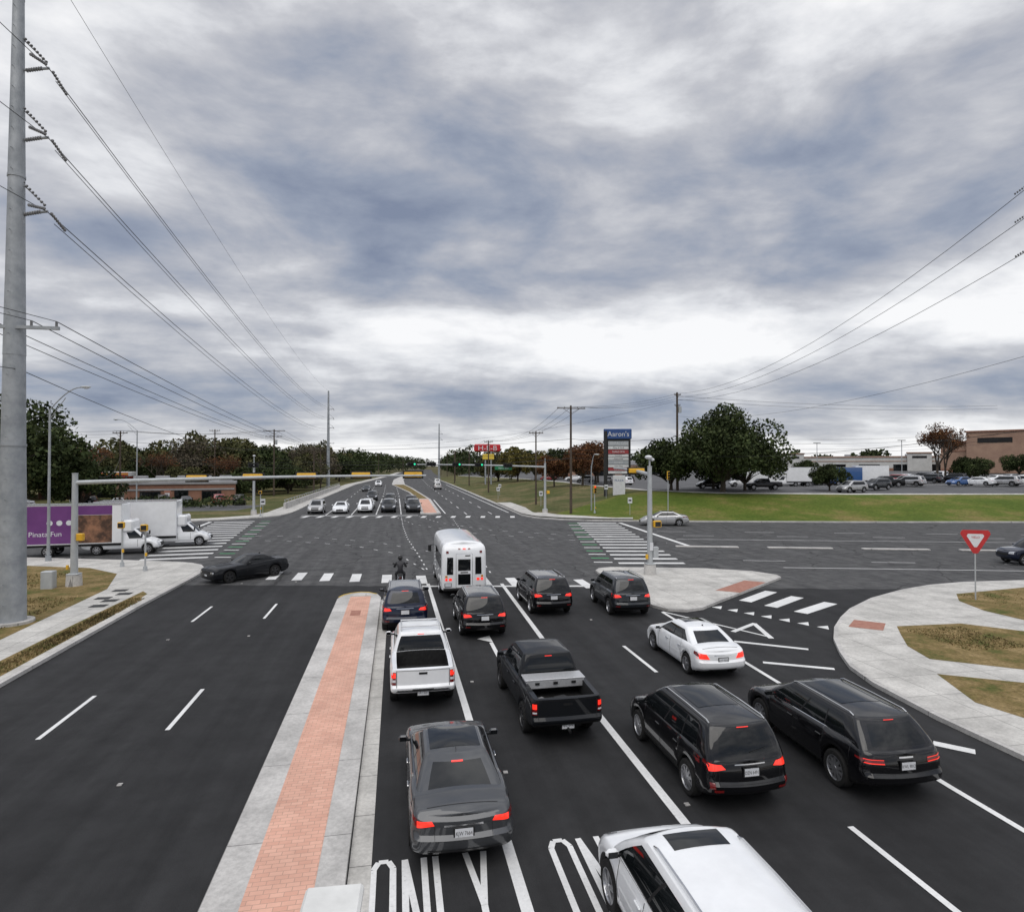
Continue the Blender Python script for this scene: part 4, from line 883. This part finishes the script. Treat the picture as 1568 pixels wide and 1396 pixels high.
def mesh_tree(name,H,R,leafm,n,size,nclump=26,trunk=.25,ch=.42,flat=.55,seed=1):
    rs=random.Random(seed)
    mb=MB([M['bark'],leafm]); base=H*ch*.55
    mb.cyl((0,0,-.3),(.1,0,base),trunk*1.25,trunk*.85,9,0)
    cs=[];rr=[]
    for k in range(nclump):
        a=rs.uniform(0,6.283); q=rs.random()**.5; x=R*.8*q*math.cos(a); y=R*.8*q*math.sin(a)
        zc=H*ch+(H-H*ch)*(.12+.75*rs.random()*(1-.55*q*q)); s=R*rs.uniform(.15,.33)
        cs.append((x,y,zc)); rr.append((s,s*rs.uniform(.8,1.2),s*flat*rs.uniform(1.0,1.5)))
    for k in range(0,nclump,2):
        c=Vector(cs[k]); m1=Vector((c.x*.35,c.y*.35,base+(c.z-base)*.5)); mb.cyl((.1,0,base-.1),m1,trunk*.5,trunk*.3,6,0); mb.cyl(m1,c,trunk*.3,trunk*.08,5,0)
    V_=leaves(cs,rr,n,size); i=len(mb.v); mb.v+=[tuple(v) for v in V_.tolist()]
    mb.f+=[(i+4*k,i+4*k+1,i+4*k+2,i+4*k+3) for k in range(n)]; mb.m+=[1]*n
    me=bpy.data.meshes.new(name); me.from_pydata(mb.v,[],mb.f)
    for mm in mb.mats: me.materials.append(mm)
    me.polygons.foreach_set('material_index',mb.m); return me
def put(name,me,x,y,s=1,z=None,rz=0,sz=1):
    o=bpy.data.objects.new(name,me); o.location=(x,y,(gz(x,y) if z is None else z)); o.scale=(s,s,s*sz); o.rotation_euler=(0,0,rz); link(o); return o
oak1=mesh_tree('oak_tree',14,9.5,LOAK,19000,.24,60,.42,.24,.7,3)
oak2=mesh_tree('oak_tree',11,7,LOAK,9000,.28,34,.3,.22,.8,8)
oak3=mesh_tree('oak_tree',11,7,LOLV,9000,.28,34,.3,.18,.85,12)
oak4=mesh_tree('oak_tree',12,6,LGRY,4000,.22,30,.25,.22,.9,21)
brn=mesh_tree('autumn_tree',11,5,LBRN,4500,.24,28,.25,.3,.9,5)
yel=mesh_tree('autumn_tree',10,6,LYEL,6000,.27,28,.25,.25,.9,6)
put('oak_tree',oak1,50.5,90,.98); put('oak_tree',oak2,46,99,.9,rz=1); put('oak_tree',oak2,58,96,.85,rz=2.2); put('oak_tree',oak2,56,103,.8,rz=4)
put('oak_tree',oak1,-56,101,1.2,z=0,rz=2); put('oak_tree',oak1,-70,110,1.15,z=0,rz=3); put('oak_tree',oak2,-47,104,.8,z=0,rz=3)
put('autumn_tree',brn,41,134,1.0); put('autumn_tree',brn,46,140,1.1,rz=1);put('autumn_tree',brn,50,150,1.1,rz=2);put('autumn_tree',brn,36,140,.8,rz=2)
put('autumn_tree',yel,38,195,1.15); put('autumn_tree',yel,45,200,1.0,rz=2); put('oak_tree',oak3,35,215,1.1,rz=1); put('oak_tree',oak2,52,190,1.0)
for k,(px,py,s) in enumerate(((-62,160,1.25),(-55,170,1.3),(-47,158,1.2),(-41,165,1.35),(-35,170,1.25),(-70,140,1.2),(-78,150,1.3),(-86,160,1.35),(-28,175,1.15),(-52,146,.95),(-30,200,1.3),(-38,210,1.45),(-27,235,1.3),(-33,250,1.5),(-24,270,1.35),(-28,300,1.5),(-22,320,1.5),(-100,150,1.3),(-75,124,.95),(-32,150,.8),(-48,175,1.4),(-66,175,1.4),(-26,190,1.1),(-90,135,1.1),(-33,133,.6),(-44,140,.8),(-26,158,.8))):
    put('oak_tree',(oak3,oak2,oak4,oak3,oak2)[k%5],px,py,s,z=0,rz=k*1.3,sz=random.uniform(.85,1.1))
for px,py,s in((71,92,.45),(120,112,.55),(126,116,.5),(96,132,.5),(160,135,.6),(82,131,.45)): put('oak_tree',oak2,px,py,s,rz=px)
def bare(name,H,seed,n_leaf=1500):
    rs=random.Random(seed); mb=MB([M['bark'],LBRN]); tips=[]
    def br(p,d,L,r,dep):
        q=p+d*L; mb.cyl(p,q,r,r*.65,5 if dep>2 else 3,0,False)
        if dep==0: tips.append(q); return
        for k in range(3 if dep>1 else 2):
            nd=(d+Vector((rs.gauss(0,.5),rs.gauss(0,.5),rs.gauss(.12,.3)))).normalized(); br(q,nd,L*rs.uniform(.62,.86),r*.62,dep-1)
    br(Vector((0,0,-.2)),Vector((0,0,1)),H*.22,.28,6)
    T=np.array([tuple(t) for t in tips]); V_=leaves(T,np.full((len(T),3),.5),n_leaf,.13); i=len(mb.v); mb.v+=[tuple(v) for v in V_.tolist()]
    mb.f+=[(i+4*k,i+4*k+1,i+4*k+2,i+4*k+3) for k in range(n_leaf)]; mb.m+=[1]*n_leaf
    me=bpy.data.meshes.new(name); me.from_pydata(mb.v,[],mb.f)
    for mm in mb.mats: me.materials.append(mm)
    me.polygons.foreach_set('material_index',mb.m); return me
bt=bare('bare_tree',13,4,3000)
put('bare_tree',bt,112,112,1.2);put('bare_tree',bt,117,115,1.05,rz=2);put('bare_tree',bt,-60,135,1.1,z=0,rz=1);put('bare_tree',bt,-36,140,.9,z=0,rz=3); put('bare_tree',bt,-47,138,.95,z=0,rz=5); put('bare_tree',bt,42,116,.75,rz=3)
def mass(name,pts,h,wd,n,size,m):
    cs=[];rr=[]
    for (a,b),(c,d) in zip(pts,pts[1:]):
        L=math.hypot(c-a,d-b); k=int(L/4)
        for i in range(k):
            t=i/k; s=random.uniform(3,6); cs.append((a+(c-a)*t+random.uniform(-wd,wd),b+(d-b)*t+random.uniform(-wd,wd),h*random.uniform(.25,.9))); rr.append((s,s,h*.28))
    V_=leaves(cs,rr,n,size); me=bpy.data.meshes.new(name); me.from_pydata(V_.tolist(),[],[(4*k,4*k+1,4*k+2,4*k+3) for k in range(n)]); me.materials.append(m)
    link(bpy.data.objects.new(name,me))
mass('distant_trees',[(-230,200),(-120,215),(-60,235),(-40,330),(-25,420)],15,8,28000,.6,LOLV)
mass('distant_trees',[(-20,420),(-12,600),(10,800),(45,1000),(75,1000),(60,700),(45,480),(42,330),(60,300)],16,6,24000,.9,LOAK)
mass('distant_trees',[(60,300),(130,330),(220,330),(330,290),(420,210),(460,120)],14,10,26000,.9,LOAK)
mass('distant_trees',[(80,245),(110,255),(150,250)],10,6,6000,.7,LOLV)
mass('hedge',[(-40,112),(-30,110),(-22,106)],2.2,1,1500,.2,LOAK)
def tufts(name,polys,n,h,m,z):
    vs=[];fs=[]
    for (x0,x1,y0,y1) in polys:
        for _ in range(n):
            x=random.uniform(x0,x1);y=random.uniform(y0,y1);a=random.uniform(0,6.28);w=.03;hh=h*random.uniform(.4,1.3)
            i=len(vs); vs+=[(x-w*math.cos(a),y-w*math.sin(a),z),(x+w*math.cos(a),y+w*math.sin(a),z),(x+random.uniform(-.06,.06),y+random.uniform(-.06,.06),z+hh)]; fs.append((i,i+1,i+2))
    me=bpy.data.meshes.new(name); me.from_pydata(vs,[],fs); me.materials.append(m); link(bpy.data.objects.new(name,me))
LG=leafmat('verge_grass_blades',[(.09,.09,.03),(.2,.15,.07),(.28,.2,.1)])
tufts('grass',[(-20,-16.2,20,36),(-13.45,-12.75,18,35),(-25,-20,30,44)],3500,.10,LG,.13)
tufts('grass',[(20.8,23.6,19.5,22.5),(29,40,22,28),(17.8,20.5,10,15)],1500,.06,LG,.13)
# parking lot cars
cols=[P_white,P_black,P_silver,P_dgr,P_blue,P_red,P_bl2,P_tan]; nm=['white','black','silver','gray','blue','red','blue','tan']
pk=[(71.5,87.5,suv,2,100),(80,92,suv,3,100),(104,99,sedan,6,95),(88,99,pickup,1,80),(62,97,pickup,1,80),(56,104,suv,1,75),(92,104,sedan,3,20),(97,104,suv,2,20),(96,110,sedan,2,20),(100,110,suv,5,20),(104,111,sedan,1,20),(109,111,suv,3,20),(114,110,suv,1,20),(120,106,sedan,0,95),(128,110,sedan,2,95),
 (78,112,suv,0,15),(82,112,sedan,2,15),(87,113,suv,1,15),(92,113,pickup,0,15),(72,114,suv,3,15),(128,128,suv,0,10),(133,128,sedan,1,10),(84,135,suv,0,90),(104,140,pickup,0,20),(110,140,suv,4,20),(116,141,sedan,5,20),(123,141,suv,2,20),(146,120,sedan,7,80),(140,108,suv,0,80),
 (50,140,sedan,2,10),(54,141,suv,1,10),(48,155,suv,2,80),(50,172,sedan,0,80),(47,190,sedan,5,80),(49,130,suv,0,20)]
for i in range(14): pk.append((86+i*4.0,101-.9*i+(i%3)*.4,(suv,sedan,suv,pickup)[i%4],(0,3,2,1,6,0,2)[i%7],22)) if i not in(0,1,3,4) else pk.append((100+i*4,122-.5*i,(suv,sedan)[i%2],(0,1,2)[i%3],20))
for x,y,s,c,a in pk: vehicle(nm[c]+'_'+{'suv':'suv','sedan':'sedan','pickup':'pickup_truck'}[s['key']],s,cols[c],(x,y,gz(x,y)),rad(a+random.uniform(-4,4)),1.12,plate='',lit=False)
for x,y,s,c,a in [(-50,114,suv,1,20),(-45,112,sedan,2,20),(-40,117,suv,1,20),(-36,116,sedan,3,20),(-31,117,suv,5,20),(-70,118,suv,0,80),(-27,115,suv,1,10),(-60,112,sedan,0,80)]:
    vehicle(nm[c]+'_'+{'suv':'suv','sedan':'sedan'}[s['key']],s,cols[c],(x,y,.138),rad(a),1.08,plate='',lit=False)
for nm_,x,y,a,h,p in(('white_box_truck',88,107,70,2.9,P_white),('blue_box_truck',83,108,70,2.6,P_bl2),('white_box_truck',73,107,80,2.7,P_white),('white_box_truck',65,108,75,2.5,P_white)):
    boxtruck(nm_,(x,y,gz(x,y)),rad(a),6.0,2.4,h,False,p)
mb=MB([M['white']])
for i in range(30): mb.box((60+i*3,107-.3*i,gz(60+i*3,107-.3*i)+.02),(.12,5,.02),0,rad(15))
mb.obj('parking_lines')
# ---------------------------------------------------------------- motorcycle + rider
def skin(name,verts,edges,rads,m,loc,rot=0,parent=None):
    me=bpy.data.meshes.new(name); me.from_pydata(verts,edges,[]); o=bpy.data.objects.new(name,me); link(o)
    md=o.modifiers.new('s','SKIN'); me.skin_vertices[0].data[0].use_root=True
    for i,r in enumerate(rads): me.skin_vertices[0].data[i].radius=(r,r)
    md.use_smooth_shade=True; s=o.modifiers.new('ss','SUBSURF'); s.levels=1; s.render_levels=2
    me.materials.append(m); o.location=loc; o.rotation_euler=(0,0,rot)
    if parent: o.parent=parent
    return o
jk=mat('rider_jacket',(.015,.015,.018),(.03,.03,.035),6,.6)
rv=[(0,-.10,.86),(0,-.08,1.02),(0,-.02,1.22),(0,.04,1.40),(0,.07,1.50),(0,.09,1.60), (.19,.03,1.38),(.34,.22,1.15),(.33,.50,1.08), (-.19,.03,1.38),(-.34,.22,1.15),(-.33,.50,1.08),
    (.13,-.06,.84),(.24,.34,.74),(.22,.22,.34),(.22,.34,.27),(-.13,-.06,.84),(-.24,.34,.74),(-.22,.22,.34),(-.22,.34,.27)]
re_=[(0,1),(1,2),(2,3),(3,4),(4,5),(3,6),(6,7),(7,8),(3,9),(9,10),(10,11),(0,12),(12,13),(13,14),(14,15),(0,16),(16,17),(17,18),(18,19)]
rr=[.16,.155,.18,.15,.065,.07,.085,.06,.045,.085,.06,.045,.11,.085,.06,.05,.11,.085,.06,.05]
rider=skin('motorcyclist',rv,re_,rr,jk,(.2,36.3,0))
mb=MB([M['blk'],M['glass']]); mb.ell((0,.10,1.66),(.135,.165,.15),0,14,10); mb.ell((0,.19,1.65),(.105,.09,.07),1,12,8); h=mb.obj('helmet'); h.parent=rider
gl=mat('gloves',(.02,.02,.02),(.03,.03,.03),6,.7)
for s in(-1,1):
    vs=[(s*.33,.50,1.08),(s*.33,.56,1.08)];es=[(0,1)];rd=[.035,.04]
    for k in range(4):
        x=s*(.30+.022*k); i=len(vs); vs+=[(x,.60,1.085),(x,.635,1.06),(x,.62,1.03)]; es+=[(1,i),(i,i+1),(i+1,i+2)]; rd+=[.011,.010,.009]
    i=len(vs); vs+=[(s*.28,.56,1.06),(s*.285,.59,1.03)]; es+=[(1,i),(i,i+1)]; rd+=[.012,.010]
    skin('hand_%s'%('right' if s>0 else 'left'),vs,es,rd,gl,(0,0,0),0,rider)
mb=MB([M['blk'],M['tyre'],M['chrome'],M['taild'],M['rim']])
for y in(-.62,.85):
    seg=24;rows=[]
    for j in range(9):
        a=j/8*2*math.pi; rows.append([((.06*math.cos(a)),y+(.27+.055*math.sin(a))*math.cos(2*math.pi*k/seg),.325+(.27+.055*math.sin(a))*math.sin(2*math.pi*k/seg)) for k in range(seg+1)])
    mb.grid(rows,1)
    for k in range(10): a=k*math.pi/5; mb.cyl((0,y,.325),(0,y+.25*math.cos(a),.325+.25*math.sin(a)),.008,None,4,4)
    mb.cyl((-.05,y,.325),(.05,y,.325),.05,None,10,4)
mb.ell((0,.25,.84),(.16,.32,.14),0,12,8); mb.ell((0,-.25,.78),(.15,.36,.07),0,12,6); mb.ell((0,-.62,.72),(.10,.26,.06),0); mb.box((0,.15,.45),(.26,.42,.34),2,bev=.08)
mb.tube([(0,.45,.85),(0,.62,.9),(0,.85,.33)],.03,8,2); mb.tube([(-.38,.60,1.04),(-.2,.62,1.08),(.2,.62,1.08),(.38,.60,1.04)],.014,6,0)
mb.ell((0,.75,.86),(.09,.09,.10),2); mb.tube([(.14,.2,.32),(.16,-.7,.34)],.045,8,2); mb.box((0,-.88,.68),(.12,.03,.06),3,bev=.01); mb.box((0,-.9,.55),(.18,.01,.12),4)
for s in(-1,1):
    mb.tube([(s*.2,.62,1.08),(s*.36,.60,1.24)],.008,5,0); mb.ell((s*.38,.59,1.26),(.07,.02,.045),0); mb.tube([(s*.12,-.1,.7),(s*.13,-.62,.33)],.02,6,2)
mb.box((0,.0,.24),(.04,.5,.05),0); mb.tube([(-.3,.32,.22),(.3,.32,.22)],.018,6,0)
mb.obj('motorcycle',(.2,36.3,0))
# ---------------------------------------------------------------- world
w=bpy.data.worlds.new('World'); sc.world=w; w.use_nodes=True; nt=w.node_tree; nt.nodes.clear(); N=NT(nt)
SUN_EL=rad(55); SUN_ROT=rad(200)
sky=N.n('ShaderNodeTexSky',sky_type='NISHITA'); sky.sun_disc=False; sky.sun_elevation=SUN_EL; sky.sun_rotation=SUN_ROT
bg1=N.n('ShaderNodeBackground'); bg1.inputs[1].default_value=.12; N.l(sky.outputs[0],bg1.inputs[0])
tc=N.n('ShaderNodeTexCoord'); sp=N.n('ShaderNodeSeparateXYZ'); N.l(tc.outputs['Generated'],sp.inputs[0])
zc=N.math('ADD',N.math('MAXIMUM',sp.outputs['Z'],0.0),.15)
cx=N.math('DIVIDE',sp.outputs['X'],zc); cy=N.math('DIVIDE',sp.outputs['Y'],zc)
cb=N.n('ShaderNodeCombineXYZ'); N.l(cx,cb.inputs[0]); N.l(cy,cb.inputs[1]); cb.inputs[2].default_value=3.7
mp=N.n('ShaderNodeMapping'); mp.inputs['Rotation'].default_value=(0,0,rad(-15)); mp.inputs['Scale'].default_value=(.85,1.2,1); N.l(cb.outputs[0],mp.inputs[0])
n1=N.noise(mp.outputs[0],.8,4,.5,.3); n2=N.noise(mp.outputs[0],2.2,7,.58,.2)
m2=N.n('ShaderNodeMapping'); m2.inputs['Scale'].default_value=(3.4,3.4,8.0); m2.inputs['Location'].default_value=(1.3,.4,2.2); N.l(tc.outputs['Generated'],m2.inputs[0])
n3=N.noise(m2.outputs[0],1.1,7,.56,.2)
nn=N.math('ADD',N.math('ADD',N.math('MULTIPLY',n1,.32),N.math('MULTIPLY',n2,.28)),N.math('MULTIPLY',n3,.58))
nn=N.math('SUBTRACT',nn,.09)
elv=N.ramp(sp.outputs['Z'],[(0.0,g(.68)),(.025,g(.67)),(.05,g(.50)),(.09,g(.44)),(.125,g(.53)),(.165,g(.66)),(.215,g(.66)),(.26,g(.50)),(.31,g(.42)),(.40,g(.46)),(.50,g(.53)),(.62,g(.57))])
v=N.math('ADD',N.math('MULTIPLY',N.math('SUBTRACT',nn,.5),1.45),elv)
# brighter toward the right-hand (east) horizon
v=N.math('ADD',v,N.math('MULTIPLY',N.math('MULTIPLY',sp.outputs['X'],.10),N.math('SUBTRACT',1.0,N.math('MULTIPLY',sp.outputs['Z'],2.0),clamp=True)))
col=N.ramp(v,[(.26,(.22,.26,.36)),(.38,(.32,.36,.45)),(.47,(.44,.46,.52)),(.55,(.57,.58,.62)),(.64,(.78,.79,.82)),(.75,(.98,.98,.99))])
col=N.mix(1.0,col,N.ramp(sp.outputs['Z'],[(.60,g(1.0)),(.85,g(1.75))]),'MULTIPLY')
bg2=N.n('ShaderNodeBackground'); N.l(col,bg2.inputs[0]); bg2.inputs[1].default_value=1.0
mx=N.n('ShaderNodeMixShader'); mx.inputs[0].default_value=.95; N.l(bg1.outputs[0],mx.inputs[1]); N.l(bg2.outputs[0],mx.inputs[2])
out=N.n('ShaderNodeOutputWorld'); N.l(mx.outputs[0],out.inputs[0])
sl=bpy.data.lights.new('sun','SUN'); sl.energy=1.3; sl.angle=rad(50); sl.color=(1,.96,.9); so=bpy.data.objects.new('sun',sl); link(so)
d=Vector((math.sin(SUN_ROT)*math.cos(SUN_EL),math.cos(SUN_ROT)*math.cos(SUN_EL),math.sin(SUN_EL))); so.rotation_euler=d.to_track_quat('Z','Y').to_euler()
# ---------------------------------------------------------------- camera
cam=bpy.data.cameras.new('camera'); cam.lens=21.77; cam.sensor_width=36; cam.sensor_fit='HORIZONTAL'; cam.clip_end=6000; cam.clip_start=.1
co=bpy.data.objects.new('camera',cam); link(co); co.location=(0,0,7); co.rotation_euler=(rad(90.85),0,rad(-10.52)); sc.camera=co
sc.view_settings.view_transform='Standard'; sc.view_settings.look='None'; sc.view_settings.exposure=0
